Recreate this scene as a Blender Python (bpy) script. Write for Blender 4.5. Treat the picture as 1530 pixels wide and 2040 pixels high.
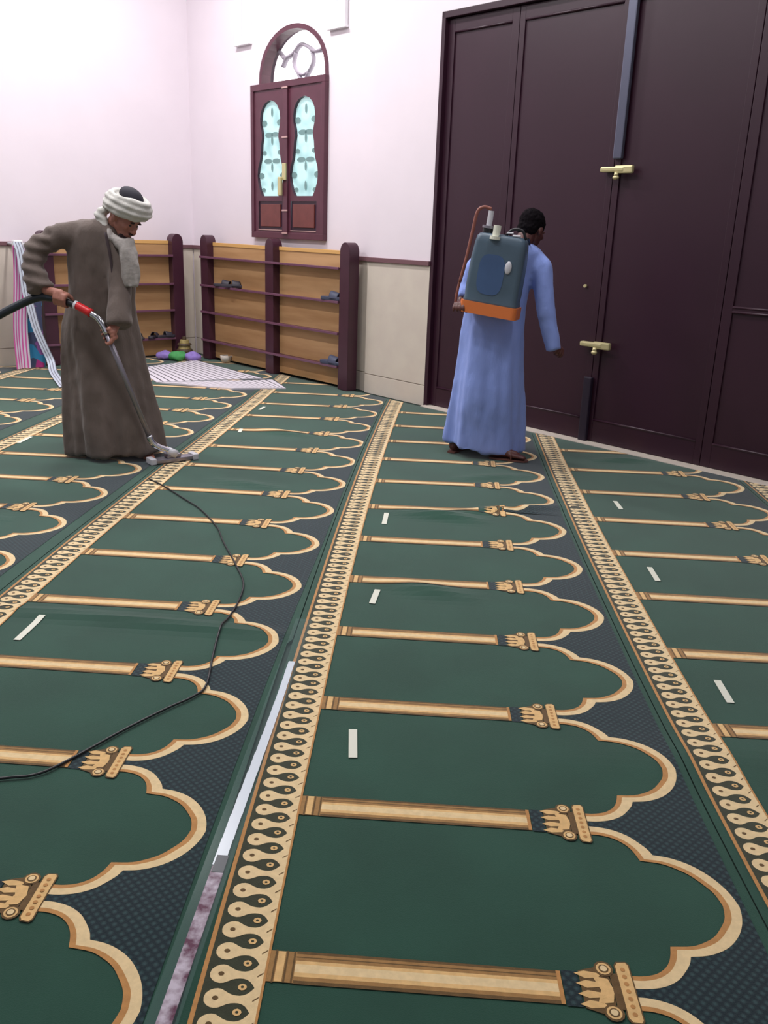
import bpy, bmesh, math, random
import numpy as np
from mathutils import Vector, Matrix, noise

for o in list(bpy.data.objects): bpy.data.objects.remove(o)
S = bpy.context.scene
COL = S.collection
random.seed(4)

# ------------------------------------------------------------------ camera
cam_d = bpy.data.cameras.new('camera'); cam = bpy.data.objects.new('camera', cam_d); COL.objects.link(cam)
cam_d.sensor_fit = 'VERTICAL'; cam_d.sensor_height = 36.0; cam_d.lens = 36.0*1758.6/2040.0
cam_d.clip_start = 0.05; cam_d.clip_end = 100
R = Matrix(((0.99748, -0.05171, 0.04849), (0.06187, 0.30103, -0.95161), (0.03461, 0.95221, 0.30347)))
cam.matrix_world = Matrix.Translation((0, 0, 1.5)) @ R.to_4x4()
S.camera = cam

# ------------------------------------------------------------------ light / exposure
S.view_settings.view_transform = 'Standard'
S.view_settings.look = 'None'
S.view_settings.gamma = 1.0
S.view_settings.use_curve_mapping = False
S.view_settings.exposure = 0.0
wd = bpy.data.worlds.new('room_light'); S.world = wd; wd.use_nodes = True
bg = wd.node_tree.nodes['Background']; bg.inputs[0].default_value = (0.93, 0.90, 0.98, 1); bg.inputs[1].default_value = 0.42

TH = math.radians(-43.9)
E1 = Vector((math.cos(TH), math.sin(TH), 0)); E2 = Vector((-math.sin(TH), math.cos(TH), 0))
def W(a, b, z=0.0): return E1*a + E2*b + Vector((0, 0, z))
WM = Matrix(((E1.x, E2.x, 0, 0), (E1.y, E2.y, 0, 0), (0, 0, 1, 0), (0, 0, 0, 1)))   # wall frame -> world
CEIL = 5.0
LAMPS = [(-7.5, 4.1, 112), (-4.6, 3.9, 56), (-1.9, 4.2, 34), (-7.3, 1.5, 95), (-4.6, 1.4, 70), (-1.9, 1.4, 18), (-7.3, -1.6, 40), (-4.4, -1.6, 12)]

# ------------------------------------------------------------------ materials
def lin(c):
    return tuple((v/255/12.92 if v/255 <= .04045 else ((v/255+.055)/1.055)**2.4) for v in c) + (1,)
def mat(name, rgb, rough=.6, metal=0, var=.0, vs=8.0, bump=0, bs=60.0, sheen=0, spec=.5, emis=None, es=0, coat=0, trans=0, alpha=1, rgb2=None, stretch=None):
    m = bpy.data.materials.new(name); m.use_nodes = True
    nt = m.node_tree; n = nt.nodes; l = nt.links; p = n['Principled BSDF']
    p.inputs['Base Color'].default_value = lin(rgb); p.inputs['Roughness'].default_value = rough
    p.inputs['Metallic'].default_value = metal; p.inputs['Specular IOR Level'].default_value = spec
    p.inputs['Sheen Weight'].default_value = sheen; p.inputs['Sheen Roughness'].default_value = .45
    p.inputs['Coat Weight'].default_value = coat; p.inputs['Transmission Weight'].default_value = trans
    p.inputs['Alpha'].default_value = alpha
    if emis: p.inputs['Emission Color'].default_value = lin(emis); p.inputs['Emission Strength'].default_value = es
    tc = n.new('ShaderNodeTexCoord'); mp = n.new('ShaderNodeMapping'); l.new(tc.outputs['Object'], mp.inputs[0])
    if stretch: mp.inputs['Scale'].default_value = stretch
    if var or rgb2:
        t = n.new('ShaderNodeTexNoise'); t.inputs['Scale'].default_value = vs; t.inputs['Detail'].default_value = 4; l.new(mp.outputs[0], t.inputs[0])
        mx = n.new('ShaderNodeMix'); mx.data_type = 'RGBA'; r = n.new('ShaderNodeMapRange'); r.inputs[1].default_value = .35; r.inputs[2].default_value = .65
        l.new(t.outputs[0], r.inputs[0]); l.new(r.outputs[0], mx.inputs[0])
        c = lin(rgb)
        mx.inputs[6].default_value = tuple(v*(1-var) for v in c[:3])+(1,)
        mx.inputs[7].default_value = lin(rgb2) if rgb2 else tuple(min(1, v*(1+var)) for v in c[:3])+(1,)
        l.new(mx.outputs[2], p.inputs['Base Color'])
    if bump:
        t = n.new('ShaderNodeTexNoise'); t.inputs['Scale'].default_value = bs; t.inputs['Detail'].default_value = 3; l.new(mp.outputs[0], t.inputs[0])
        b = n.new('ShaderNodeBump'); b.inputs['Strength'].default_value = bump; b.inputs['Distance'].default_value = .01
        l.new(t.outputs[0], b.inputs['Height']); l.new(b.outputs[0], p.inputs['Normal'])
    return m
PG = dict(rough=.95, spec=.15, sheen=.42, bump=.16, bs=420)
M = {}
M['green'] = mat('carpet_green', (38, 76, 62), var=.10, vs=3.0, **PG)
M['cream'] = mat('carpet_cream', (232, 206, 158), var=.06, vs=60, **PG)
M['orange'] = mat('carpet_ochre', (190, 138, 82), var=.08, vs=60, **PG)
M['brown'] = mat('carpet_brown', (104, 80, 48), var=.12, vs=60, **PG)
M['tan'] = mat('carpet_tan', (226, 186, 126), var=.08, vs=60, **PG)
M['umber'] = mat('carpet_umber', (160, 122, 74), var=.1, vs=60, **PG)
M['olive'] = mat('carpet_olive', (58, 62, 46), var=.1, vs=60, **PG)
M['seam'] = mat('carpet_selvage', (56, 92, 80), var=.1, vs=60, **PG)
# spandrel: navy ground with woven lozenges
def navy():
    m = mat('carpet_navy', (26, 42, 46), **PG); nt = m.node_tree; n = nt.nodes; l = nt.links; p = n['Principled BSDF']
    uv = n.new('ShaderNodeUVMap'); sp = n.new('ShaderNodeSeparateXYZ'); l.new(uv.outputs[0], sp.inputs[0])
    def mt(op, a, b):
        x = n.new('ShaderNodeMath'); x.operation = op
        for i, v in enumerate((a, b)):
            if isinstance(v, (int, float)): x.inputs[i].default_value = v
            elif v is not None: l.new(v, x.inputs[i])
        return x.outputs[0]
    k = math.pi/.0245
    a = mt('SINE', mt('MULTIPLY', mt('ADD', sp.outputs[0], sp.outputs[1]), k), None)
    b = mt('SINE', mt('MULTIPLY', mt('SUBTRACT', sp.outputs[0], sp.outputs[1]), k), None)
    v = mt('MULTIPLY', mt('MULTIPLY', a, a), mt('MULTIPLY', b, b))
    mx = n.new('ShaderNodeMix'); mx.data_type = 'RGBA'; l.new(v, mx.inputs[0])
    mx.inputs[6].default_value = lin((24, 40, 46)); mx.inputs[7].default_value = lin((52, 76, 78))
    l.new(mx.outputs[2], p.inputs['Base Color']); return m
M['navy'] = navy()
M['wall'] = mat('pale_pink_plaster', (230, 220, 227), rough=.55, spec=.35, var=.015, vs=2, bump=.05, bs=30)
M['ceil'] = mat('ceiling_white', (235, 232, 235), rough=.9)
M['tile'] = mat('beige_stone_tile', (214, 204, 190), rough=.42, var=.035, vs=5, rgb2=(205, 194, 182))
M['grout'] = mat('grout', (170, 160, 150), rough=.9)
M['trimb'] = mat('maroon_brown_paint', (112, 78, 84), rough=.5)
M['door'] = mat('dark_maroon_gloss_paint', (48, 20, 36), rough=.38, spec=.5, var=.06, vs=2, bump=.04, bs=12)
M['rackm'] = mat('dark_maroon_varnish', (66, 34, 48), rough=.35, var=.08, vs=6)
M['shelfm'] = mat('maroon_shelf_highlight', (108, 70, 90), rough=.25, var=.05)  # glossy highlight on the rails put into this lighter base colour
M['ply'] = mat('honey_plywood', (182, 138, 92), rough=.5, var=.08, vs=3.0, rgb2=(198, 156, 110), stretch=(.4, .4, 3.5))
M['plyd'] = mat('plywood_edge', (214, 166, 100), rough=.5)
M['shut'] = mat('shutter_maroon', (86, 44, 58), rough=.4, var=.08, vs=9)
M['shutp'] = mat('shutter_panel_redbrown', (108, 54, 50), rough=.4, var=.1, vs=12)
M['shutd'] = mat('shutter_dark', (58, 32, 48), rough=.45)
M['brass'] = mat('brass', (204, 194, 146), rough=.35, metal=.35)
M['pink'] = mat('pale_metal_clip', (200, 165, 160), rough=.35, metal=.5)
M['white'] = mat('white_pvc', (240, 240, 242), rough=.4)
M['glow'] = mat('daylit_white_glass', (255, 255, 255), rough=.3, emis=(255, 255, 255), es=1.6)
M['cyan'] = mat('daylit_frosted_glass', (150, 190, 192), rough=.4, emis=(190, 226, 228), es=.55)
def frosted():
    m = M['cyan']; nt = m.node_tree; n = nt.nodes; l = nt.links; p = n['Principled BSDF']
    tc = n.new('ShaderNodeTexCoord'); v = n.new('ShaderNodeTexVoronoi'); v.feature = 'SMOOTH_F1'; v.inputs['Scale'].default_value = 10; l.new(tc.outputs['Object'], v.inputs[0])
    r = n.new('ShaderNodeValToRGB'); r.color_ramp.elements[0].color = lin((216, 246, 246)); r.color_ramp.elements[0].position = .35; r.color_ramp.elements[1].color = lin((120, 158, 160)); r.color_ramp.elements[1].position = .72
    l.new(v.outputs['Distance'], r.inputs[0]); l.new(r.outputs[0], p.inputs['Emission Color'])
frosted()
M['grille'] = mat('grey_teal_tracery', (112, 142, 142), rough=.6, emis=(112, 150, 150), es=.12)  # tracery glows faintly: daylight from the pane put into its colour
M['tracery'] = mat('grey_lilac_tracery', (160, 150, 162), rough=.6)
M['bar'] = mat('grey_painted_steel', (98, 100, 118), rough=.32, metal=.5)
M['dbar'] = mat('dark_blue_steel', (34, 24, 42), rough=.45)
M['chrome'] = mat('chrome', (210, 212, 220), rough=.14, metal=1)
M['steel'] = mat('brushed_wand_metal', (150, 146, 156), rough=.35, metal=.75)
M['black'] = mat('black_rubber', (24, 26, 30), rough=.4)
M['hose'] = mat('dark_grey_hose', (38, 46, 54), rough=.38, var=.1)
M['red'] = mat('red_plastic', (214, 40, 46), rough=.35)
M['ltgrey'] = mat('light_grey_plastic', (205, 205, 212), rough=.4)
M['skin1'] = mat('tan_skin', (172, 116, 100), rough=.5, var=.05, vs=14)
M['skin2'] = mat('dark_skin', (92, 54, 50), rough=.45, var=.05, vs=14)
M['robe1'] = mat('taupe_brown_cotton', (102, 90, 84), rough=.9, sheen=.15, var=.06, vs=3, bump=.25, bs=90, stretch=(1, 1, .35))
M['robe2'] = mat('sky_blue_cotton', (138, 160, 228), rough=.85, sheen=.15, var=.04, vs=3, bump=.2, bs=80, stretch=(1, 1, .3))
M['turban'] = mat('grey_white_turban_cloth', (206, 204, 198), rough=.9, var=.06, vs=12, bump=.4, bs=40)
M['scarf'] = mat('grey_scarf_cloth', (166, 160, 156), rough=.95, var=.12, vs=14, bump=.4, bs=50)
M['cap'] = mat('black_cap', (34, 32, 44), rough=.8)
M['hair'] = mat('black_hair', (16, 12, 16), rough=.95, spec=.1, bump=.4, bs=120)
M['beard'] = mat('dark_beard', (58, 42, 44), rough=.9, bump=.6, bs=120)
M['eye'] = mat('eye', (40, 30, 28), rough=.2)
M['placket'] = mat('placket_dark', (74, 62, 66), rough=.85)
M['tank'] = mat('slate_translucent_plastic', (76, 96, 112), rough=.4, var=.12, vs=4)
M['tankblue'] = mat('blue_liquid_panel', (66, 92, 132), rough=.35, var=.1, vs=5)
M['tanko'] = mat('orange_plastic', (222, 122, 62), rough=.4)
M['rust'] = mat('rust_brown_tube', (140, 84, 72), rough=.5)
M['sandal'] = mat('brown_leather', (104, 66, 58), rough=.5)
M['slip'] = mat('slate_blue_rubber', (62, 68, 90), rough=.55)
M['slipd'] = mat('charcoal_rubber', (52, 48, 58), rough=.55)
M['paper'] = mat('white_paper_tape', (222, 224, 208), rough=.6)
M['strip'] = mat('white_plastic_strip', (222, 230, 240), rough=.25)
M['film'] = mat('clear_tape_film', (150, 180, 180), rough=.2, alpha=.10)
M['under'] = mat('old_rug_pattern', (118, 30, 78), rough=.95, vs=34, rgb2=(214, 200, 214), var=.3)
M['lamp'] = mat('lamp_diffuser', (255, 255, 255), emis=(255, 252, 250), es=2.0)
M['clear'] = mat('ribbon_pale', (206, 214, 226), rough=.4)

def striped(name, c1, c2, freq, axis=1, duty=.5, rough=.9):
    m = mat(name, c1, rough=rough); nt = m.node_tree; n = nt.nodes; l = nt.links; p = n['Principled BSDF']
    uv = n.new('ShaderNodeUVMap'); sp = n.new('ShaderNodeSeparateXYZ'); l.new(uv.outputs[0], sp.inputs[0])
    a = n.new('ShaderNodeMath'); a.operation = 'MULTIPLY'; a.inputs[1].default_value = freq; l.new(sp.outputs[axis], a.inputs[0])
    f = n.new('ShaderNodeMath'); f.operation = 'FRACT'; l.new(a.outputs[0], f.inputs[0])
    g = n.new('ShaderNodeMath'); g.operation = 'GREATER_THAN'; g.inputs[1].default_value = duty; l.new(f.outputs[0], g.inputs[0])
    mx = n.new('ShaderNodeMix'); mx.data_type = 'RGBA'; l.new(g.outputs[0], mx.inputs[0])
    mx.inputs[6].default_value = lin(c1); mx.inputs[7].default_value = lin(c2); l.new(mx.outputs[2], p.inputs['Base Color']); return m
M['rugs'] = striped('striped_mat', (214, 208, 216), (70, 66, 76), 15, 1, .78)
M['ribs'] = striped('ribbon_stripes', (196, 204, 218), (112, 110, 124), 3, 0, .72, .5)
# ------------------------------------------------------------------ mesh helpers
class MB:
    def __init__(s): s.v = []; s.f = []; s.m = []; s.mats = []; s.uv = []
    def mi(s, m):
        if m not in s.mats: s.mats.append(m)
        return s.mats.index(m)
    def poly(s, pts, m, uv=None):
        i = len(s.v); s.v += [tuple(p) for p in pts]; s.f.append(tuple(range(i, i+len(pts)))); s.m.append(s.mi(m)); s.uv.append(uv)
    def raw(s, vs, fs, m):
        i = len(s.v); s.v += [tuple(p) for p in vs]
        for f in fs: s.f.append(tuple(k+i for k in f)); s.m.append(s.mi(m)); s.uv.append(None)
    def box(s, lo, hi, m, M4=None):
        a, b = lo, hi
        vs = [Vector((x, y, z)) for z in (a[2], b[2]) for x, y in ((a[0], a[1]), (b[0], a[1]), (b[0], b[1]), (a[0], b[1]))]
        if M4: vs = [M4 @ v for v in vs]
        s.raw(vs, [(3, 2, 1, 0), (4, 5, 6, 7), (0, 1, 5, 4), (1, 2, 6, 5), (2, 3, 7, 6), (3, 0, 4, 7)], m)
    def tube(s, pts, rad, m, n=12, cap=True, flat=1.0):
        pts = [Vector(p) for p in pts]; N = len(pts)
        if not hasattr(rad, '__len__'): rad = [rad]*N
        up = None; rings = []
        for i, p in enumerate(pts):
            d = (pts[min(i+1, N-1)] - pts[max(i-1, 0)]).normalized()
            if up is None: up = Vector((0, 0, 1)) if abs(d.z) < .9 else Vector((1, 0, 0))
            x = up.cross(d).normalized(); y = d.cross(x).normalized(); up = y
            rings.append([p + x*math.cos(2*math.pi*k/n)*rad[i] + y*math.sin(2*math.pi*k/n)*rad[i]*flat for k in range(n)])
        s.loft(rings, m, cap)
    def loft(s, rings, m, cap=True, closed=False):
        n = len(rings[0]); vs = [v for r in rings for v in r]; fs = []
        N = len(rings)
        for i in range(N-1 if not closed else N):
            j = (i+1) % N
            for k in range(n): fs.append((i*n+k, i*n+(k+1) % n, j*n+(k+1) % n, j*n+k))
        if cap and not closed:
            fs.append(tuple(reversed(range(n)))); fs.append(tuple((N-1)*n+k for k in range(n)))
        s.raw(vs, fs, m)
    def ell(s, c, r, m, rot=None, nu=16, nv=10):
        vs = []; fs = []
        R3 = rot if rot else Matrix.Identity(3)
        c = Vector(c)
        for j in range(1, nv):
            t = math.pi*j/nv
            for i in range(nu):
                a = 2*math.pi*i/nu
                vs.append(c + R3 @ Vector((r[0]*math.sin(t)*math.cos(a), r[1]*math.sin(t)*math.sin(a), r[2]*math.cos(t))))
        vs.append(c + R3 @ Vector((0, 0, r[2]))); vs.append(c + R3 @ Vector((0, 0, -r[2])))
        T = len(vs)-2
        for j in range(nv-2):
            for i in range(nu): fs.append((j*nu+i, (j+1)*nu+i, (j+1)*nu+(i+1) % nu, j*nu+(i+1) % nu))
        for i in range(nu):
            fs.append((T, i, (i+1) % nu)); b = (nv-2)*nu; fs.append((T+1, b+(i+1) % nu, b+i))
        s.raw(vs, fs, m)
    def caps(s, pts, rad, m, n=12):
        """chain of spheres joined by cones, for remeshing"""
        pts = [Vector(p) for p in pts]
        if not hasattr(rad, '__len__'): rad = [rad]*len(pts)
        for p, r in zip(pts, rad): s.ell(p, (r, r, r), m, None, n, 8)
        for a, b, ra, rb in zip(pts, pts[1:], rad, rad[1:]): s.tube([a, b], [ra, rb], m, n)
    def build(s, name, parent=None, smooth=False, mtx=None, bevel=0, auto=False):
        me = bpy.data.meshes.new(name); me.from_pydata(s.v, [], s.f)
        for m in s.mats: me.materials.append(M[m])
        me.polygons.foreach_set('material_index', s.m)
        if any(u is not None for u in s.uv):
            ul = me.uv_layers.new(name='UVMap'); k = 0; arr = []
            for f, u in zip(s.f, s.uv):
                for j in range(len(f)): arr += list(u[j]) if u else [0, 0]
            ul.data.foreach_set('uv', arr)
        if mtx: me.transform(mtx)
        bm = bmesh.new(); bm.from_mesh(me)
        if bevel or smooth or auto: bmesh.ops.recalc_face_normals(bm, faces=bm.faces)
        if bevel: bmesh.ops.bevel(bm, geom=bm.edges[:]+bm.verts[:], offset=bevel, segments=2, affect='EDGES', profile=.6)
        bm.to_mesh(me); bm.free()
        if smooth: me.polygons.foreach_set('use_smooth', [True]*len(me.polygons))
        me.update()
        o = bpy.data.objects.new(name, me); COL.objects.link(o)
        if parent: o.parent = parent; o.matrix_parent_inverse = Matrix.Identity(4); o.location = Vector((0, 0, 0)) if parent.parent or parent.type == 'MESH' else -Vector(parent.location)
        return o
def tag(o, label=None, cat=None, group=None, kind=None):
    for k, v in (('label', label), ('category', cat), ('group', group), ('kind', kind)):
        if v: o[k] = v
    return o
def empty(name, loc=(0, 0, 0)):
    o = bpy.data.objects.new(name, None); o.location = loc; o.empty_display_size = .1; COL.objects.link(o); return o
def remesh(o, vox, smooth=6, fac=.5, keepmat=True):
    md = o.modifiers.new('r', 'REMESH'); md.mode = 'VOXEL'; md.voxel_size = vox; md.use_smooth_shade = True
    dg = bpy.context.evaluated_depsgraph_get(); ev = o.evaluated_get(dg); me = bpy.data.meshes.new_from_object(ev)
    mats = list(o.data.materials); o.modifiers.clear(); old = o.data; o.data = me; bpy.data.meshes.remove(old); me.name = o.name
    if not me.materials:
        for m in mats[:1]: me.materials.append(m)
    bm = bmesh.new(); bm.from_mesh(me)
    for _ in range(smooth): bmesh.ops.smooth_vert(bm, verts=bm.verts, factor=fac, use_axis_x=True, use_axis_y=True, use_axis_z=True)
    bm.to_mesh(me); bm.free(); me.polygons.foreach_set('use_smooth', [True]*len(me.polygons)); me.update()
    return o
def displace(o, fn):
    me = o.data; me.update(); n = len(me.vertices)
    nr = [v.normal.copy() for v in me.vertices]
    for v, q in zip(me.vertices, nr): v.co += fn(v.co, q)
    me.update()
def cr(pts, n=6):
    """catmull-rom through points"""
    pts = [Vector(p) for p in pts]; P = [pts[0]*2-pts[1]] + pts + [pts[-1]*2-pts[-2]]; out = []
    for i in range(1, len(P)-2):
        for k in range(n):
            t = k/n; a, b, c, d = P[i-1:i+3]
            out.append(.5*((2*b)+(c-a)*t+(2*a-5*b+4*c-d)*t*t+(3*b-a-3*c+d)*t**3))
    out.append(pts[-1]); return out

# ================================================================== ROOM
EW = -9.55; B0 = 5.72; B1 = 5.67; DL, DR, DT = -5.56, -2.10, 3.18
ZT, ZD = 1.262, 1.222
# ---- floor
M['screed'] = mat('dark_green_underlay', (44, 62, 56), rough=.95, var=.1, vs=8)
b = MB(); b.box((-16, -6, -.12), (9, 14, -.004), 'screed')
tag(b.build('floor'), kind='structure')
# ---- window/door wall with real openings (wall frame: x=e1, y=e2)
def arch_pts(c, hw, z0, h, n=18, off=0.):
    """pointed-round arch outline from left spring to right spring"""
    out = []
    for i in range(n+1):
        t = math.pi*(1-i/n); out.append((c+hw*math.cos(t), z0+h*math.sin(t)**.86))
    return out
WC, WHW, WZ0, WZ1 = -7.665, .61, 1.385, 2.865
AC, AHW, AH = -7.615, .545, .485
def build_wall_back():
    b = MB(); zt = CEIL
    def q(x0, x1, z0, z1, y, m='wall'):
        if x1 > x0 and z1 > z0: b.poly([(x0, y, z0), (x1, y, z0), (x1, y, z1), (x0, y, z1)], m)
    ox0, ox1 = AC-AHW, AC+AHW
    q(EW-.2, ox0, 0, zt, B0); q(ox1, -6.37, 0, zt, B0); q(ox0, ox1, 0, WZ0+.05, B0)
    ap = arch_pts(AC, AHW, WZ1-.005, AH)
    for (x0, z0), (x1, z1) in zip(ap, ap[1:]):
        b.poly([(x0, B0, z0), (x1, B0, z1), (x1, B0, zt), (x0, B0, zt)], 'wall')
        b.poly([(x0, B0, z0), (x0, B0+.17, z0), (x1, B0+.17, z1), (x1, B0, z1)], 'shutd')
    b.poly([(ox0, B0, WZ0), (ox0, B0+.17, WZ0), (ox0, B0+.17, WZ1), (ox0, B0, WZ1)], 'wall')
    b.poly([(ox1, B0, WZ0), (ox1, B0, WZ1), (ox1, B0+.17, WZ1), (ox1, B0+.17, WZ0)], 'wall')
    b.poly([(-6.37, B0, 0), (-6.37, B1, 0), (-6.37, B1, zt), (-6.37, B0, zt)], 'wall')
    q(-6.37, DL, 0, zt, B1); q(DL, DR, DT, zt, B1); q(DR, 3.0, 0, zt, B1)
    b.poly([(DL, B1, 0), (DL, B1+.2, 0), (DL, B1+.2, DT), (DL, B1, DT)], 'wall')
    b.poly([(DR, B1, 0), (DR, B1, DT), (DR, B1+.2, DT), (DR, B1+.2, 0)], 'wall')
    b.poly([(DL, B1, DT), (DL, B1+.2, DT), (DR, B1+.2, DT), (DR, B1, DT)], 'wall')
    b.box((EW-.2, B1+.22, -.1), (3, B1+.32, zt), 'wall')
    return tag(b.build('wall_back', mtx=WM), kind='structure')
wall_back = build_wall_back()
b = MB(); b.box((EW-.2, -9, -.1), (EW, B0+.1, CEIL), 'wall')
tag(b.build('wall_left', mtx=WM), kind='structure')
b = MB(); b.box((EW-.3, -9, CEIL), (6, B0+.35, CEIL+.1), 'ceil')
tag(b.build('ceiling', mtx=WM), kind='structure')
# shallow corner pilaster, dado tiles and dado rail
def dado(name, runs, axis, face):
    root = empty(name); tag(root, kind='structure')
    for x0, x1, y in runs:
        for z0, z1 in ((.0, .180), (.188, ZD)):
            b = MB()
            if axis == 0: b.box((x0, y-.014, z0), (x1, y, z1), 'tile', WM)
            else: b.box((y, x0, z0), (y+.014, x1, z1), 'tile', WM)
            b.build('tile', root, bevel=.002)
        b = MB()
        if axis == 0: b.box((x0, y-.008, 0), (x1, y, ZD), 'grout', WM)
        else: b.box((y, x0, 0), (y+.008, x1, ZD), 'grout', WM)
        b.build('grout', root)
        b = MB()
        if axis == 0: b.box((x0, y-.032, ZD), (x1, y, ZT), 'trimb', WM)
        else: b.box((y, x0, ZD), (y+.032, x1, ZT), 'trimb', WM)
        b.build('dado_rail', root, bevel=.004)
    return root
dado('trim_1', [(EW+.02, -8.6, B0), (-8.598, -7.4, B0), (-7.398, -6.372, B0), (-6.37, DL, B1), (DR, -.9, B1), (-.898, .4, B1)], 0, 0)
dado('trim_2', [(y, y+1.198, EW) for y in [4.5, 3.3, 2.1, .9, -.3, -1.5]], 1, 0)

# ---- ceiling fluorescent fittings
for i, (a, c, pw) in enumerate(LAMPS):
    t = empty('ceiling_light', W(a, c, CEIL))
    tag(t, 'white ceiling light fitting, ' + ('above the arched window', 'in front of the left door leaves', 'in front of the right door leaves', 'second row from the window, left end', 'second row, middle one', 'second row, right end', 'third row, near the left wall', 'third row, right one')[i], 'light', 'ceiling lights')
    b = MB(); b.box((a-.62, c-.16, CEIL-.06), (a+.62, c+.16, CEIL-.001), 'white', WM); b.build('frame', t, bevel=.006)
    b = MB(); b.box((a-.58, c-.13, CEIL-.075), (a+.58, c+.13, CEIL-.061), 'lamp', WM); b.build('diffuser', t)
    ld = bpy.data.lights.new('tube', 'AREA'); ld.shape = 'RECTANGLE'; ld.size = 1.15; ld.size_y = .25; ld.energy = pw; ld.color = (1, .975, .99)
    lo = bpy.data.objects.new('tube', ld); COL.objects.link(lo); lo.location = W(a, c, CEIL-.09); lo.rotation_euler = (0, 0, TH)

# ================================================================== WINDOW (shutters + fanlight)
def clip_quad(c0, c1, z0, z1, y0, y1): return (c0, y0, z0), (c1, y1, z1)
win = empty('window_1'); tag(win, kind='structure')
def wbox(name, x0, x1, z0, z1, y0, y1, m, parent=win, bevel=.004):
    b = MB(); b.box((x0, y0, z0), (x1, y1, z1), m, WM); return b.build(name, parent, bevel=bevel)
x0, x1 = WC-WHW, WC+WHW
f = B0
for nm, a in (('frame', (x0, x1, WZ1-.06, WZ1)), ('frame', (x0, x1, WZ0, WZ0+.06)), ('frame', (x0, x0+.05, WZ0+.06, WZ1-.06)), ('frame', (x1-.05, x1, WZ0+.06, WZ1-.06))):
    wbox(nm, *a, f-.05, f+.02, 'shut')
def inpoly(pts, x, z):
    c = False; j = len(pts)-1
    for i in range(len(pts)):
        if (pts[i][1] > z) != (pts[j][1] > z) and x < (pts[j][0]-pts[i][0])*(z-pts[i][1])/(pts[j][1]-pts[i][1])+pts[i][0]: c = not c
        j = i
    return c
# bottle-shaped light outline (half widths by height)
PROF = [(1.800, .145), (1.86, .185), (1.93, .215), (2.00, .225), (2.07, .215), (2.15, .180), (2.22, .165), (2.30, .158), (2.36, .140), (2.41, .145), (2.48, .168), (2.54, .172), (2.60, .160), (2.65, .128), (2.685, .085), (2.705, .02)]
def shutter(cx, hw):
    r = wbox('shutter', cx-hw, cx+hw, WZ0+.06, WZ1-.06, f+.0, f+.001, 'shutd')   # thin backing replaced below
    me = r.data; bpy.data.objects.remove(r)
    b = MB(); zt, zb = WZ1-.06, WZ0+.06; yf, yb = f-.035, f-.0
    # leaf face with the bottle-shaped hole
    L = [(cx-w, z) for z, w in PROF]; Rr = [(cx+w, z) for z, w in PROF]
    def add(p): b.poly([(x, yf, z) for x, z in p], 'shut')
    for (a, z), (a2, z2), (c, _), (c2, _) in zip(L, L[1:], Rr, Rr[1:]):
        add([(cx-hw, z), (a, z), (a2, z2), (cx-hw, z2)]); add([(c, z), (cx+hw, z), (cx+hw, z2), (c2, z2)])
        b.poly([(a, yf, z), (a, yb, z), (a2, yb, z2), (a2, yf, z2)], 'shutd'); b.poly([(c, yf, z), (c2, yf, z2), (c2, yb, z2), (c, yb, z)], 'shutd')
    add([(cx-hw, PROF[-1][0]), (cx+hw, PROF[-1][0]), (cx+hw, zt), (cx-hw, zt)])
    pz0, pz1, pw = 1.50, 1.72, hw-.06
    add([(cx-hw, 1.76), (cx+hw, 1.76), (cx+hw, 1.80), (cx-hw, 1.80)])
    b.poly([(cx-.145, yf, 1.8), (cx+.145, yf, 1.8), (cx+.145, yb, 1.8), (cx-.145, yb, 1.8)], 'shutd')
    add([(cx-hw, pz1+.03), (cx+hw, pz1+.03), (cx+hw, 1.76), (cx-hw, 1.76)]); add([(cx-hw, zb), (cx+hw, zb), (cx+hw, pz0-.03), (cx-hw, pz0-.03)])
    add([(cx-hw, pz0-.03), (cx-pw, pz0-.03), (cx-pw, pz1+.03), (cx-hw, pz1+.03)]); add([(cx+pw, pz0-.03), (cx+hw, pz0-.03), (cx+hw, pz1+.03), (cx+pw, pz1+.03)])
    b.box((cx-pw, yf+.012, pz0-.03), (cx+pw, yb, pz1+.03), 'shutd')
    leaf = b.build('shutter', win, mtx=WM)
    wbox('raised_panel', cx-pw+.035, cx+pw-.035, pz0, pz1, yf-.002, yf+.012, 'shutp', leaf)
    wbox('bead', cx-pw, cx+pw, pz0-.036, pz0-.028, yf-.006, yf, 'pink', leaf, 0)
    b = MB(); b.poly([(cx-.235, yb-.004, 1.79), (cx+.235, yb-.004, 1.79), (cx+.235, yb-.004, 2.72), (cx-.235, yb-.004, 2.72)], 'cyan'); b.build('pane', leaf, mtx=WM)
    # soft arabesque tracery pieces in front of the frosted pane
    g = MB(); rr = random.Random(int(cx*-100))
    def piece(px, pz, rx, rz, k=10):
        px = max(-1, min(1, px)); zz = pz; w = np.interp(zz, [p[0] for p in PROF], [p[1] for p in PROF])
        X = cx+px*(w-rx*.6)
        g.poly([(X+rx*math.cos(2*math.pi*i/k), yb-.010, zz+rz*math.sin(2*math.pi*i/k)) for i in range(k)], 'grille')
    for z in (1.90, 2.08, 2.34, 2.60): piece(0, z, .018, .045)
    for z in (2.14, 2.39): piece(-.5, z, .07, .024); piece(.5, z, .07, .024)
    for z in (2.00, 2.50): piece(-.95, z, .05, .03); piece(.95, z, .05, .03)
    for z in (1.86, 2.22): piece(-.9, z, .035, .022); piece(.9, z, .035, .022)
    g.build('grille', leaf, mtx=WM)
shutter(WC-.285, .27); shutter(WC+.275, .27)
wbox('mullion', WC-.035, WC+.035, WZ0+.05, WZ1-.05, f-.06, f-.03, 'shut')
for z in (1.44, 1.66, 2.35, 2.80): wbox('clip', WC-.045, WC+.045, z-.008, z+.008, f-.068, f-.058, 'pink', bevel=.002)
h = wbox('handle', WC-.03, WC+.03, 1.95, 2.11, f-.075, f-.06, 'brass'); 
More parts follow.
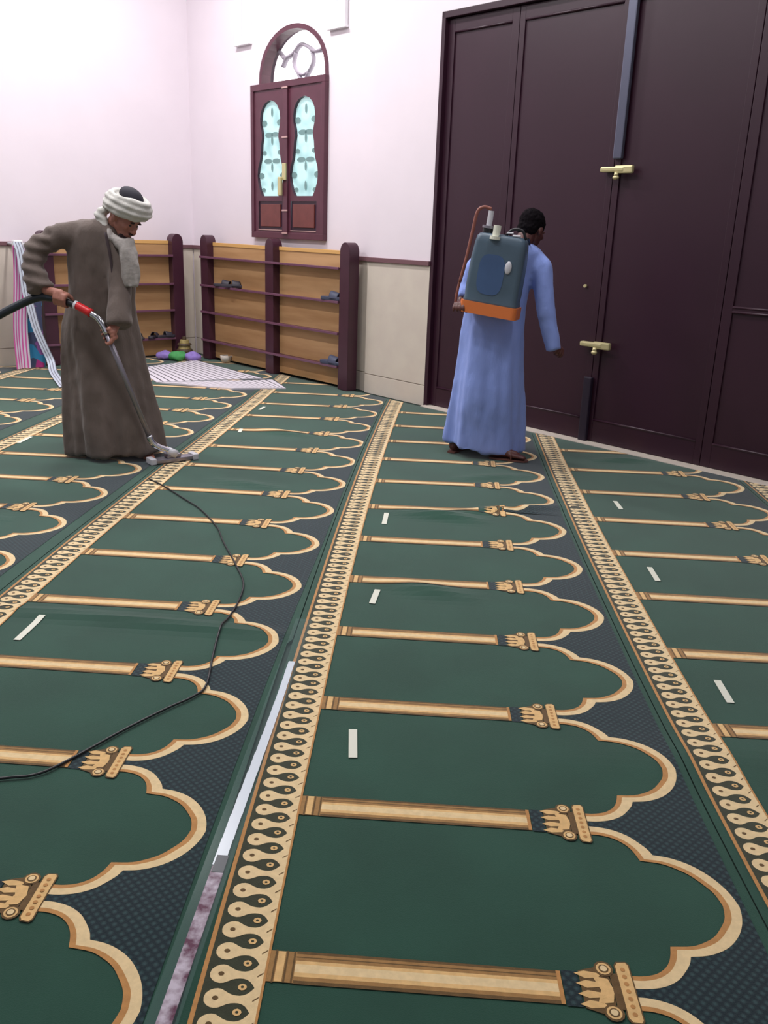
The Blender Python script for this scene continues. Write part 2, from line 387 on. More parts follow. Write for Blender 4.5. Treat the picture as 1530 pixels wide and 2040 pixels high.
wbox('handle_grip', WC-.075, WC-.02, 1.80, 1.98, f-.10, f-.07, 'brass', bevel=.01)
# fanlight
b = MB(); ap = arch_pts(AC, AHW-.012, WZ1-.005, AH-.012)
b.poly([(x, B0+.15, z) for x, z in ap], 'glow'); b.build('pane', win, mtx=WM)
b = MB(); apo = arch_pts(AC, AHW+.012, WZ1-.005, AH+.012); api = arch_pts(AC, AHW-.03, WZ1-.005, AH-.03)
for i in range(len(apo)-1):
    a0, a1, c0, c1 = apo[i], apo[i+1], api[i], api[i+1]
    v = [(a0[0], f-.012, a0[1]), (a1[0], f-.012, a1[1]), (c1[0], f-.012, c1[1]), (c0[0], f-.012, c0[1])]
    w = [(x, f+.10, z) for x, _, z in v]
    b.raw(v+w, [(0, 1, 2, 3), (3, 2, 6, 7), (0, 4, 5, 1)], 'shut')
b.build('arch_frame', win, mtx=WM)
b = MB()
def tr(pts, th=.03):
    P = cr([(x, 0, z) for x, z in pts], 5)
    b.tube([(p.x, B0+.13, p.z) for p in P], th, 'tracery', 8, True, .5)
tr([(AC-.33, 3.03), (AC-.27, 3.10), (AC-.16, 3.13), (AC-.04, 3.20), (AC+.08, 3.17), (AC+.18, 3.12), (AC+.30, 3.12)], .034)
tr([(AC-.12, 3.14), (AC-.15, 3.05), (AC-.10, 2.97), (AC+.0, 2.93), (AC+.10, 2.96), (AC+.16, 3.04), (AC+.13, 3.14)], .028)
tr([(AC-.40, 3.18), (AC-.30, 3.10)], .034); tr([(AC+.40, 3.18), (AC+.27, 3.11)], .03)
tr([(AC-.08, 2.95), (AC-.02, 2.87)], .03); tr([(AC+.09, 2.95), (AC+.03, 2.87)], .03)
b.build('tracery', win, smooth=True, mtx=WM)
# two tall white clerestory windows, only their feet in frame
for i, cx in enumerate((-8.435, -6.92)):
    z0 = 3.275 if i == 0 else 3.245
    t = empty('window_%d' % (i+2)); tag(t, kind='structure')
    wbox('frame', cx-.125, cx-.085, z0, z0+1.1, B0-.04, B0-.001, 'white', t); wbox('frame', cx+.085, cx+.125, z0, z0+1.1, B0-.04, B0-.001, 'white', t)
    wbox('frame', cx-.085, cx+.085, z0, z0+.06, B0-.04, B0-.001, 'white', t); wbox('frame', cx-.085, cx+.085, z0+1.04, z0+1.1, B0-.04, B0-.001, 'white', t)
    wbox('sill', cx-.135, cx+.135, z0-.018, z0, B0-.045, B0-.001, 'white', t)
    wbox('pane', cx-.085, cx-.012, z0+.06, z0+1.04, B0-.02, B0-.002, 'glow', t, 0); wbox('pane', cx+.012, cx+.085, z0+.06, z0+1.04, B0-.02, B0-.002, 'glow', t, 0)
    wbox('mullion', cx-.012, cx+.012, z0+.06, z0+1.04, B0-.035, B0-.001, 'ltgrey', t, .002)

# ================================================================== DOOR (folding maroon door)
door = empty('door_1'); tag(door, kind='structure')
dy = B1+.03
SEAMS = [(-5.52, -4.79), (-4.785, -3.835), (-3.83, -2.88), (-2.875, -2.14)]
for x0, x1 in ((DL, -5.52), (-2.14, DR)):
    b = MB(); b.box((x0, B1-.012, 0), (x1, B1+.16, DT), 'door', WM); b.build('jamb', door, bevel=.004)
b = MB(); b.box((DL, B1-.012, DT-.05), (DR, B1+.16, DT), 'door', WM); b.build('lintel', door, bevel=.004)
for i, (x0, x1) in enumerate(SEAMS):
    b = MB(); zb, zt = .015, DT-.055
    sw = .07 if i in (0, 3) else .05
    b.box((x0, dy, zb), (x0+sw, dy+.05, zt), 'door'); b.box((x1-sw, dy, zb), (x1, dy+.05, zt), 'door')
    b.box((x0+sw, dy, zb), (x1-sw, dy+.05, .18), 'door'); b.box((x0+sw, dy, 3.03), (x1-sw, dy+.05, zt), 'door')
    leaf = b.build('door_leaf', door, mtx=WM, bevel=.003)
    rails = [(.18, 3.03)] if i < 3 else [(.18, 1.07), (1.10, 3.03)]
    for z0, z1 in rails:
        b = MB(); b.box((x0+sw, dy+.012, z0), (x1-sw, dy+.045, z1), 'door'); b.build('panel', leaf, mtx=WM)
        for za in (z0, z1):
            b = MB(); b.tube([(x0+sw, dy+.004, za), (x1-sw, dy+.004, za)], .009, 'shelfm' if False else 'door', 8); b.build('moulding', leaf, mtx=WM, smooth=True)
    if i == 3:
        b = MB(); b.box((x0+sw, dy+.0, 1.07), (x1-sw, dy+.05, 1.10), 'door'); b.build('rail', leaf, mtx=WM, bevel=.003)
# bolt channels and latches
def bolt(zlo, zhi, m, cx):
    b = MB(); b.box((cx-.035, dy-.035, zlo), (cx+.035, dy-.001, zhi), m); o = b.build('bolt_bar', door, mtx=WM, bevel=.008)
bolt(2.035, 3.14, 'bar', -3.795); bolt(.0, .50, 'dbar', -3.845)
def latch(cx, z):
    b = MB(); b.box((cx-.135, dy-.055, z-.018), (cx+.06, dy-.01, z+.018), 'brass'); b.box((cx-.02, dy-.052, z-.028), (cx+.125, dy-.02, z+.026), 'brass')
    o = b.build('latch', door, mtx=WM, bevel=.011)
    b = MB(); b.tube([(cx, dy-.045, z-.02), (cx, dy-.05, z-.05)], .016, 'brass', 12); b.ell((cx, dy-.05, z-.055), (.024, .02, .016), 'brass'); b.build('knob', o, mtx=WM, smooth=True)
latch(-3.775, 1.965); latch(-3.80, .745)
b = MB(); b.tube([(-3.97, dy+.005, 1.16), (-3.97, dy-.012, 1.16)], .012, 'brass', 12); b.build('keyhole', door, mtx=WM)
# pale threshold sill along the door foot
b = MB(); b.box((DL+.02, B1-.075, -.002), (DR, B1+.16, .012), 'tile', WM)
tag(b.build('trim_3', bevel=.003), kind='structure')

# ================================================================== CARPETS
X2 = dict(us=(-1.06384, -.2217, .62448), vs=(1.08407, .98328, 1.70259), p=.3668, ang=(-.01731, 0, -.00033), skew=.00644,
          bend=((.05201, -.14108), (.07614, .0027), (.08269, -.12199)))
def CT(row, s, k, base=0., z=0.):
    if isinstance(base, tuple): base = base[0]+base[1]*(k-6)
    a = X2['ang'][row]; vv = X2['vs'][row]+k*X2['p']; du = (s+base)/1.5; q = vv-3
    qq = max(-2.6, min(q, 4.6))
    X = X2['us'][row]+du*math.cos(a)-q*math.sin(a)+X2['bend'][row][0]*.1*qq*qq+X2['bend'][row][1]*.01*qq**3
    return (X*1.5, (du*math.sin(a)+du*X2['skew']+vv)*1.5, z)
# gentle ridges where the real carpet is rucked: (x0,y0,x1,y1,height,width)
def gl(*a): return a
RIDGES = [(-.12, 4.70, .28, 4.62, .028, .06), (.10, 4.70, .75, 4.95, .022, .05), (-.12, 3.645, .18, 3.55, .018, .06),
          (.20, 5.46, .62, 5.62, .014, .06), (-1.70, 3.16, -.55, 3.06, .016, .045), (-1.3, 5.15, -.9, 5.05, .014, .06),
          (-1.35, 6.62, -.95, 6.5, .018, .07), (-2.75, 4.30, -2.2, 4.22, .012, .05), (1.2, 6.15, 1.55, 6.2, .02, .05), (.4, 2.3, 1.2, 2.45, .008, .12), (-1.5, 1.5, -.6, 1.6, .006, .12)]
def bumpz(x, y):
    z = .0015*math.sin(x*3.1+y*1.3)+.001*math.sin(y*4.3-x*2)
    for x0, y0, x1, y1, h, w in RIDGES:
        if not (min(x0, x1)-.35 < x < max(x0, x1)+.35 and min(y0, y1)-.35 < y < max(y0, y1)+.35): continue
        dx, dy = x1-x0, y1-y0; L2 = dx*dx+dy*dy; t = ((x-x0)*dx+(y-y0)*dy)/L2
        tc = max(0, min(1, t)); d = math.hypot(x-x0-dx*tc, y-y0-dy*tc)
        z += h*math.exp(-(d/w)**2)*(math.sin(math.pi*min(1, max(.0, tc*.8+.1))))
    return z
P = .5502
SA0, SA1 = -.159, 1.230
OUT = [(.765, 0), (.765, .011), (.80, .012), (.839, .022), (.872, .042), (.895, .068), (.910, .09), (.918, .110), (.955, .116), (.989, .130), (1.018, .15), (1.045, .18), (1.064, .213), (1.075, .245), (1.08, P/2)]
MID = [(.765, .028), (.765, .028), (.80, .029), (.835, .040), (.862, .059), (.879, .080), (.890, .1), (.897, .124), (.94, .129), (.98, .146), (1.008, .168), (1.034, .2), (1.051, .226), (1.058, .25), (1.061, P/2)]
INN = [(.765, .044), (.765, .044), (.797, .045), (.828, .054), (.852, .072), (.866, .092), (.874, .112), (.880, .135), (.93, .141), (.965, .157), (.992, .177), (1.015, .206), (1.030, .230), (1.037, .252), (1.041, P/2)]
def refine(L):
    a = [Vector((x, y, 0)) for x, y in L]
    out = []
    for seg in (a[1:8], a[7:]):
        c = cr(seg, 4); out += c if not out else c[1:]
    return [(v.x, v.y) for v in out]
rO, rM, rI = refine(OUT), refine(MID), refine(INN)
rM = [(a*.72+c*.28, b_*.72+d*.28) for (a, b_), (c, d) in zip(rM, rI)]
mir = lambda L: [(s, P-t) for s, t in reversed(L)]
fO, fM, fI = rO+mir(rO)[1:], rM+mir(rM)[1:], rI+mir(rI)[1:]
def cell():
    """one prayer place: list of (layer, material, polygon in (s,t))"""
    o = []
    NS, NT = 32, 14
    for i in range(NS):
        for j in range(NT):
            s0, s1 = SA0+(SA1-SA0)*i/NS, SA0+(SA1-SA0)*(i+1)/NS; t0, t1 = P*j/NT, P*(j+1)/NT
            o.append((0, 'green', [(s0, t0), (s1, t0), (s1, t1), (s0, t1)]))
    g = []
    # spandrel + arch ribbons
    for k in range(len(fO)-1):
        (a0, b0), (a1, b1) = fO[k], fO[k+1]
        e = 1.093
        for h in range(2):
            u0, u1 = h/2, (h+1)/2
            g.append((1, 'navy', [(a0+(e-a0)*u0, b0), (a0+(e-a0)*u1, b0), (a1+(e-a1)*u1, b1), (a1+(e-a1)*u0, b1)]))
        g.append((2, 'cream', [fM[k], fO[k], fO[k+1], fM[k+1]])); g.append((2, 'orange', [fI[k], fM[k], fM[k+1], fI[k+1]]))
    for t0, t1 in ((0, .011), (P-.011, P)): g.append((1, 'navy', [(.74, t0), (1.093, t0), (1.093, t1), (.74, t1)]))
    # column shafts (half at each side of the cell)
    def rect(l, m, s0, s1, t0, t1, n=1):
        for i in range(n): g.append((l, m, [(s0+(s1-s0)*i/n, t0), (s0+(s1-s0)*(i+1)/n, t0), (s0+(s1-s0)*(i+1)/n, t1), (s0+(s1-s0)*i/n, t1)]))
    bands = [('brown', -.043, -.034), ('umber', -.034, -.024), ('tan', -.024, -.013), ('cream', -.013, .009), ('tan', .009, .018), ('umber', .018, .026), ('brown', .026, .029), ('umber', .029, .036), ('brown', .036, .043)]
    for m, a, c in bands: rect(2, m, .058, .621, a, c, 16)
    rect(2, 'umber', .0, .058, -.041, .041, 2); rect(3, 'brown', .012, .016, -.044, .044); rect(3, 'tan', .018, .034, -.040, .040)
    rect(3, 'brown', .036, .040, -.042, .042); rect(3, 'brown', .052, .056, -.042, .042); rect(3, 'orange', .612, .621, -.043, .043)
    rect(2, 'navy', .623, .657, -.046, .046)
    # capital
    g.append((3, 'brown', [(.660, -.048), (.715, -.066), (.725, -.03), (.725, .03), (.715, .066), (.660, .048)]))
    for c in (-.038, -.013, .013, .038):
        g.append((4, 'tan', [(.650, c*1.05), (.672, c-.010), (.70, c-.006), (.705, c), (.70, c+.006), (.672, c+.010)]))
    g.append((4, 'tan', [(.688, -.036), (.720, -.030), (.728, 0), (.720, .030), (.688, .036), (.700, 0)]))
    def disc(l, m, s, t, r, n=10): g.append((l, m, [(s+r*math.cos(2*math.pi*i/n), t+r*math.sin(2*math.pi*i/n)) for i in range(n)]))
    for sg in (-1, 1): disc(5, 'brown', .716, sg*.056, .021, 12); disc(6, 'tan', .716, sg*.056, .016, 12); disc(7, 'brown', .716, sg*.056, .011); disc(8, 'cream', .716, sg*.056, .008)
    rect(4, 'brown', .726, .742, -.046, .046)
    g.append((5, 'brown', [(.740, -.068), (.746, -.078), (.768, -.080), (.774, -.072), (.774, .072), (.768, .080), (.746, .078), (.740, .068)]))
    g.append((6, 'tan', [(.743, -.066), (.749, -.075), (.766, -.077), (.771, -.070), (.771, .070), (.766, .077), (.749, .075), (.743, .066)]))
    for i in range(7): disc(7, 'orange', .757, -.057+i*.019, .0055, 8)
    o += g
    # drop border
    brd = []
    def br(l, m, s0, s1, t0, t1): brd.append((l, m, [(s0, t0), (s1, t0), (s1, t1), (s0, t1)]))
    for j in range(9):
        t0, t1 = P*j/9, P*(j+1)/9
        br(1, 'orange', -.135, -.125, t0, t1); br(1, 'olive', -.125, -.012, t0, t1); br(2, 'cream', -.018, -.004, t0, t1); br(2, 'orange', -.004, .0015, t0, t1)
    q = P/9
    prof = [(-.1165, .0), (-.1145, .010), (-.108, .018), (-.100, .0225), (-.092, .0240), (-.084, .0228), (-.076, .0185), (-.068, .0135), (-.060, .0105), (-.052, .0092), (-.044, .0092), (-.036, .0115), (-.029, .0160), (-.023, .0230), (-.018, .0306)]
    for j in range(9):
        c = q*(j+.5)
        for (s0, w0), (s1, w1) in zip(prof, prof[1:]): brd.append((2, 'cream', [(s0, c-w0), (s1, c-w1), (s1, c+w1), (s0, c+w0)]))
        n = 8
        brd.append((3, 'brown', [(-.093+.0065*math.cos(2*math.pi*i/n), c+.0055*math.sin(2*math.pi*i/n)) for i in range(n)]))
        brd.append((3, 'tan', [(-.043+.0095*math.cos(2*math.pi*i/n), c+q/2+.0085*math.sin(2*math.pi*i/n)) for i in range(n)]))
        brd.append((4, 'olive', [(-.043+.0035*math.cos(2*math.pi*i/n), c+q/2+.003*math.sin(2*math.pi*i/n)) for i in range(n)]))
        brd.append((3, 'brown', [(-.017, c-.004), (-.006, c+.006), (-.005, c+.010), (-.0165, c)]))
    return o, brd
CELL, BORD = cell()
def left_edge(row, base, ph):
    pts = [CT(row, SA0, k, base) for k in np.arange(-6, 34, .5)]
    return [p[1] for p in pts], [p[0] for p in pts]
def clipped(mb, name, parent):
    o = mb.build(name, parent); bm = bmesh.new(); bm.from_mesh(o.data)
    for co, no in ((W(0, B1-.08), E2), (W(EW+.03, 0), -E1)):
        geo = bm.verts[:]+bm.edges[:]+bm.faces[:]
        bmesh.ops.bisect_plane(bm, geom=geo, dist=1e-5, plane_co=co, plane_no=no, clear_outer=True)
    bm.to_mesh(o.data); bm.free(); o.data.update(); return o
ROLLS = [(2, 1.263, .40, -2, 12, 'green prayer carpet roll farthest right, ending in the corner of the dark door'),
         (2, 0, 0, -3, 16, 'green prayer carpet roll with gold columns right of the man in blue'),
         (1, 0, 0, -2, 22, 'green prayer carpet roll running from the photo centre bottom under the man in blue'),
         (0, 0, 0, -2, 28, 'green prayer carpet roll left of centre with the black cable lying on it'),
         (0, (-1.312, .006), .11, 0, 28, 'green prayer carpet roll on which the man in brown stands'),
         (0, (-2.715, .011), .30, 4, 28, 'green prayer carpet roll at far left ending under the pink cloth'),
         (0, (-3.985, .011), .10, 8, 26, 'green prayer carpet roll outermost left along the tiled wall')]
for ri, (row, base, ph, k0, k1, lab) in enumerate(ROLLS):
    root = empty('prayer_carpet', CT(row, .4, 6, base)); tag(root, lab, 'carpet', 'prayer carpet rolls side by side')
    nb = left_edge(*ROLLS[ri-1][:3]) if ri else None
    def addcells(mb, polys, lift):
        for k in range(k0, k1):
            x, y, _ = CT(row, .5, k+ph, base)
            if Vector((x, y, 0)).dot(E2) > B1+.9 or Vector((x, y, 0)).dot(E1) < EW-1.2: continue
            for l, m, pts in polys:
                v = []
                for s, t in pts:
                    X, Y, _ = CT(row, s, k+ph+t/P, base)
                    if nb and s > 1.0: X = min(X, float(np.interp(Y, *nb))-(.004 if Y > 3.0 or ri != 3 else .020)-(1.23-s)*.1)
                    v.append((X, Y, .006+l*.0005+(.0012 if l else 0)+bumpz(X, Y)+lift))
                mb.poly(v, m, [(s, t+k*P) for s, t in pts])
    mb = MB(); addcells(mb, CELL, 0); clipped(mb, 'pile', root)
    mb = MB(); addcells(mb, BORD, .0006); clipped(mb, 'drop_border', root)

# clear tape film and white strip in the seam between two rolls
b = MB()
ys = np.linspace(1.2, 3.2, 24)
for y0, y1 in zip(ys, ys[1:]): b.poly([(-.498, y0, .0150), (-.432, y0, .0150), (-.432, y1, .0150), (-.498, y1, .0150)], 'film')
tag(b.build('clear_tape'), 'clear adhesive tape along the seam left of the centre gold border', 'tape')
b = MB()
ys = np.linspace(1.765, 2.84, 12)
for y0, y1 in zip(ys, ys[1:]):
    a0 = -.473+.006*math.sin(y0*3); a1 = -.473+.006*math.sin(y1*3)
    b.box((min(a0, a1), y0, .0115), (max(a0, a1)+.022+.006*(2.84-y0), y1, .0135), 'strip')
b.box((-.474, 1.74, .0118), (-.445, 1.80, .0136), 'dbar')
tag(b.build('plastic_strip'), 'long shiny white plastic strip in the seam left of the centre gold border', 'strip')
b = MB(); b.box((-.477, 1.2, .0112), (-.445, 1.762, .0122), 'under')
tag(b.build('rug_edging'), 'pink and white patterned old rug edge showing in the seam at the bottom', 'rug')
# paper tape markers
TAPES = [((-.196, 2.421), (-.181, 2.265), 'white paper tape mark nearest the camera, beside the centre gold border'),
         ((-.197, 3.561), (-.21, 3.406), 'white paper tape mark second from the camera on the centre carpet'),
         ((-.223, 4.66), (-.225, 4.466), 'white paper tape mark beside the rucked column, third on the centre carpet'),
         ((1.067, 2.898), (1.066, 2.739), 'white paper tape mark nearest the camera on the right-hand carpet'),
         ((1.075, 4.019), (1.075, 3.841), 'white paper tape mark in the middle of the right-hand carpet'),
         ((1.118, 5.126), (1.124, 4.967), 'white paper tape mark on the right-hand carpet closest to the dark door'),
         ((-1.489, 3.102), (-1.492, 2.887), 'long white paper tape mark near the left photo edge in the foreground'),
         ((-2.856, 6.022), (-2.859, 5.832), 'white paper tape mark behind the heels of the man in brown'),
         ((-1.455, 7.509), (-1.471, 7.369), 'small white paper tape mark farthest away below the shoe rack'),
         ((-1.46, 6.60), (-1.449, 6.48), 'small white paper tape mark touching a gold column right of the vacuum nozzle')]
for (a, c), (d, e), lab in TAPES:
    p, q = Vector((a, c, 0)), Vector((d, e, 0)); dr = (q-p).normalized(); nn = Vector((-dr.y, dr.x, 0))*.013
    b = MB(); N = 4
    for i in range(N):
        u, v = p+(q-p)*i/N, p+(q-p)*(i+1)/N
        zz = [bumpz(*w.xy)+.0098 for w in (u, v)]
        t0 = [Vector((w.x, w.y, z)) for w, z in ((u-nn, zz[0]), (u+nn, zz[0]), (v+nn, zz[1]), (v-nn, zz[1]))]
        b.raw([t+Vector((0, 0, -.001)) for t in t0]+t0, [(3, 2, 1, 0), (4, 5, 6, 7), (0, 1, 5, 4), (1, 2, 6, 5), (2, 3, 7, 6), (3, 0, 4, 7)], 'paper')
    tag(b.build('paper_tape', auto=True), lab, 'tape', 'tape marks on the carpets')

# ================================================================== SHOE RACKS
def post_mesh(b, x0, x1, y0, y1, h, z0=.012):
    """flat board post with a rounded, slightly pointed head"""
    n = 14; hw = (x1-x0)/2; cx = (x0+x1)/2; out = [(x0, z0), (x1, z0)]
    zz = h-hw*1.25
    for i in range(n+1):
        t = math.pi*i/n; out.append((cx+hw*math.cos(t), zz+hw*1.25*math.sin(t)))
    A = [(x, y0, z) for x, z in out]; B = [(x, y1, z) for x, z in out]; N = len(out)
    b.raw(A+B, [tuple(range(N)), tuple(reversed(range(N, 2*N)))]+[(i, N+i, N+(i+1) % N, (i+1) % N) for i in range(N)], 'rackm')
def rack(lab, posts, yf, yb, shelves, mt, loc, hw=.070):
    root = empty('shoe_rack', loc); tag(root, lab, 'shoe rack')
    for c in posts:
        b = MB(); post_mesh(b, c-hw, c+hw, yf+.006, yb, 1.385); b.build('post', root, mtx=mt, auto=True, bevel=.004)
    for i, (a, c) in enumerate(zip(posts, posts[1:])):
        x0, x1 = a+hw, c-hw
        b = MB(); b.box((x0, yb-.035, .03), (x1, yb-.020, 1.272), 'ply'); b.build('back_panel', root, mtx=mt)
        b = MB(); b.box((x0, yb-.042, 1.272), (x1, yb-.012, 1.308), 'plyd'); b.build('top_rail', root, mtx=mt, bevel=.003)
        for z in shelves:
            # rail in front, crossing the face of the left post, with a narrow slat behind it
            b = MB(); b.box((x0-.139, yf-.012, z-.020), (x1, yf+.004, z+.004), 'shelfm'); o = b.build('shelf_rail', root, mtx=mt, bevel=.004)
            b = MB(); b.box((x0, yf+.004, z-.014), (x1, yb-.037, z-.004), 'rackm'); b.build('slat', o, mtx=mt, bevel=.002)
    return root
SH = (1.155, .845, .55, .232)
rack('dark maroon shoe rack with plywood back under the arched window', (-8.985, -7.73, -6.525), 5.50, 5.625, SH, WM, W(-7.6, 5.6, 0))
# second rack stands on the left wall: local x along wall (e2), local y depth towards the wall
WM2 = Matrix(((E2.x, -E1.x, 0, 0), (E2.y, -E1.y, 0, 0), (0, 0, 1, 0), (0, 0, 0, 1)))
rack('dark maroon shoe rack with plywood back against the left wall behind the man in brown', (3.84, 4.62, 5.36), 9.29, 9.42, SH, WM2, W(-9.4, 4.6, 0))

def slipper(loc, ang, m, lab, sc=1.0, grp='slippers on the shoe racks', strap=True):
    root = empty('slipper', loc); tag(root, lab, 'shoe', grp)
    mt = Matrix.Translation(loc) @ Matrix.Rotation(ang, 4, 'Z') @ Matrix.Scale(sc, 4)
    out = [(-.125, .0), (-.118, .024), (-.09, .035), (-.04, .033), (.02, .036), (.07, .046), (.105, .040), (.125, .018), (.128, -.004), (.118, -.028), (.09, -.042), (.05, -.040), (0, -.032), (-.05, -.032), (-.1, -.032), (-.12, -.018)]
    b = MB(); b.loft([[(x*.97, y*.95, 0) for x, y in out], [(x, y, .008) for x, y in out], [(x, y, .022) for x, y in out], [(x*.97, y*.95, .027) for x, y in out]], m)
    b.build('sole', root, smooth=False, mtx=mt, auto=True)
    b = MB(); rings = []
    for i in range(9):
        x = -.01+.09*i/8; hh = .075-.020*i/8; w = .040+.006*math.sin(i/8*3.1)
        rings.append([(x+.004*0, w*math.cos(math.pi*j/10), .016+hh*.8*math.sin(math.pi*j/10)) for j in range(11)])
    vs = []; fs = []
    for k, r in enumerate(rings): vs += r
    inn = [(x, y*.88, .016+(z-.016)*.88) for x, y, z in vs]
    n = len(vs); 
    for i in range(8):
        for j in range(10):
            a = i*11+j; fs.append((a, a+1, a+12, a+11)); fs.append((n+a+11, n+a+12, n+a+1, n+a))
    for j in range(10): fs.append((j+1, j, n+j, n+j+1)); a = 88+j; fs.append((a, a+1, n+a+1, n+a))
    b.raw(vs+inn, fs, m); b.build('strap', root, smooth=True, mtx=mt)
    return root
def on_rack1(a, z, d=.12): return W(a, 5.53, z+.004)
slipper(on_rack1(-8.62, .846), TH+.5, 'slipd', 'charcoal slipper at the left post of the window rack, upper shelf, left one')
slipper(on_rack1(-8.44, .846, .10), TH+1.0, 'slipd', 'charcoal slipper on the upper shelf of the window rack, right of its pair', 1.05)
slipper(on_rack1(-6.72, .846, .10), TH+.15, 'slip', 'slate blue slipper on the upper shelf beside the right post of the window rack', 1.15)
slipper(on_rack1(-6.72, .233, .11), TH+.1, 'slip', 'slate blue slipper on the bottom shelf beside the right post of the window rack', 1.2)
for i, (c, l) in enumerate(((5.17, 'rightmost of the three'), (5.02, 'middle of the three'), (4.84, 'leftmost of the three'))):
    slipper(Vector(WM2 @ Vector((c, 9.31, .237))), TH+math.pi/2+.7*i, 'slipd', 'charcoal slipper on the bottom shelf of the left wall rack, '+l, .95)

# ================================================================== THINGS ON THE FLOOR BY THE RACKS
# striped mat
def mat_piece(name, c, lab, z=.012, m='rugs', seed=0):
    c = [Vector(p) for p in c]; b = MB(); N = 20
    def pt(i, j, dz):
        u, v = i/N, j/N; p = (c[0]*(1-u)+c[1]*u)*(1-v)+(c[3]*(1-u)+c[2]*u)*v
        return (p.x, p.y, z+dz+.0025*(1+math.sin(p.x*9+seed)*math.cos(p.y*7+seed))), (u, v)
    for i in range(N):
        for j in range(N):
            q = [pt(a, d, .004) for a, d in ((i, j), (i+1, j), (i+1, j+1), (i, j+1))]
            b.poly([p for p, _ in q], m, [u for _, u in q])
            if i in (0, N-1) or j in (0, N-1): pass
    for e in range(4):
        for i in range(N):
            A = [(i, 0), (N, i), (N-i, N), (0, N-i)][e]; Bq = [(i+1, 0), (N, i+1), (N-i-1, N), (0, N-i-1)][e]
            p, q = pt(*A, .004)[0], pt(*Bq, .004)[0]
            b.poly([(p[0], p[1], .008), (q[0], q[1], .008), q, p], m, [(0, .3)]*4)
    return tag(b.build(name), lab, 'mat')
mat_piece('striped_mat', [(-3.10, 9.30), (-2.35, 8.28), (-1.50, 8.36), (-2.45, 9.98)][::1] and [(-3.16, 9.20, 0), (-2.70, 8.45, 0), (-1.75, 8.95, 0), (-2.72, 9.98, 0)], 'long white and grey striped woven mat lying in front of the left wall rack')
mat_piece('striped_mat', [(-2.66, 8.42, 0), (-1.90, 8.26, 0), (-1.42, 8.42, 0), (-1.62, 8.86, 0)], 'smaller white and grey striped woven mat folded out towards the window rack', z=.016, seed=2)
# crumpled purple and green cloth bag
root = empty('cloth_bundle', (-2.93, 10.05, .01)); tag(root, 'small crumpled lilac and bright green cloth bundle behind the striped mat', 'cloth')
M['lilac'] = mat('lilac_cloth', (140, 118, 190), rough=.8, var=.1, vs=20); M['lgreen'] = mat('bright_green_cloth', (70, 150, 84), rough=.8, var=.1, vs=20)
def lump(name, c, r, m, parent, seed=0, amp=.25):
    b = MB(); b.ell(c, r, m, None, 20, 12); o = b.build(name, parent, smooth=True)
    cc = Vector(c); 
    def fn(co, n): return n*(noise.noise(co*18+Vector((seed, 0, 0)))*amp*1.6*min(r)+noise.noise(co*50)*.008)
    displace(o, fn); return o
lump('lilac_cloth', (-3.08, 10.02, .05), (.11, .09, .05), 'lilac', root, 1)
lump('green_cloth', (-2.93, 9.98, .055), (.11, .09, .055), 'lgreen', root, 2)
lump('lilac_cloth', (-2.76, 9.99, .05), (.10, .08, .055), 'lilac', root, 5)
# small ornamented item in the corner
root = empty('ornament_stack', W(-9.2, 5.35, .01)); tag(root, 'small yellowish brown stacked ornament standing in the corner between the two shoe racks', 'ornament')
M['gold1'] = mat('dull_gold', (168, 150, 96), rough=.5, var=.2, vs=30); M['gold2'] = mat('brown_wood_dark', (78, 62, 44), rough=.6)
for i, (w, z0, z1, m) in enumerate(((.13, .0, .03, 'gold2'), (.10, .03, .07, 'gold1'), (.12, .07, .095, 'gold2'), (.09, .095, .14, 'gold1'), (.105, .14, .16, 'gold2'), (.07, .16, .20, 'gold1'), (.03, .20, .235, 'gold2'))):
    c = W(-9.2, 5.35, 0)
    b = MB(); b.tube([(c.x, c.y, .012+z0), (c.x, c.y, .012+z1)], [w*.8, w*.72], m, 18); b.build('tier', root, bevel=.004, auto=True)
# white round cap lying before the rack
root = empty('white_cup', (-2.37, 9.97, .01)); tag(root, 'small off-white cup lying on the carpet before the window rack', 'cup')
M['cup'] = mat('off_white_ceramic', (206, 196, 184), rough=.5)
b = MB(); c = Vector((-2.37, 9.97, .012)); rg = []
for r, z in ((.035, 0), (.052, .012), (.062, .04), (.066, .075), (.062, .077), (.057, .045), (.045, .018)): rg.append([(c.x+r*math.cos(2*math.pi*k/20), c.y+r*math.sin(2*math.pi*k/20), c.z+z) for k in range(20)])
b.loft(rg, 'cup'); b.build('bowl', root, smooth=True)
b = MB(); b.tube([(c.x+(.062+.025*math.sin(t))*1, c.y, c.z+.045+.024*math.cos(t)) for t in np.linspace(0, math.pi, 8)], .006, 'cup', 8); b.build('handle', root, smooth=True)

# pink patterned cloth draped at the end of the left rack, with a white rod and a striped ribbon
M['mag'] = mat('magenta_cloth', (176, 62, 128), rough=.85, var=.1, vs=8)
def blotch():
    m = mat('blue_pink_patterned_cloth', (66, 74, 104), rough=.85); nt = m.node_tree; n = nt.nodes; l = nt.links; p = n['Principled BSDF']
    tc = n.new('ShaderNodeTexCoord'); v = n.new('ShaderNodeTexVoronoi'); v.inputs['Scale'].default_value = 7.5; l.new(tc.outputs['Object'], v.inputs[0])
    cr_ = n.new('ShaderNodeValToRGB'); cr_.color_ramp.interpolation = 'CONSTANT'
    sp = n.new('ShaderNodeSeparateColor'); l.new(v.outputs['Color'], sp.inputs[0]); l.new(sp.outputs[0], cr_.inputs[0])
    e = cr_.color_ramp.elements; e[0].color = lin((66, 74, 104)); e[1].position = .42; e[1].color = lin((170, 50, 128))
    x = e.new(.62); x.color = lin((128, 78, 140)); x = e.new(.80); x.color = lin((48, 128, 170))
    l.new(cr_.outputs[0], p.inputs['Base Color']); return m
M['blotch'] = blotch()
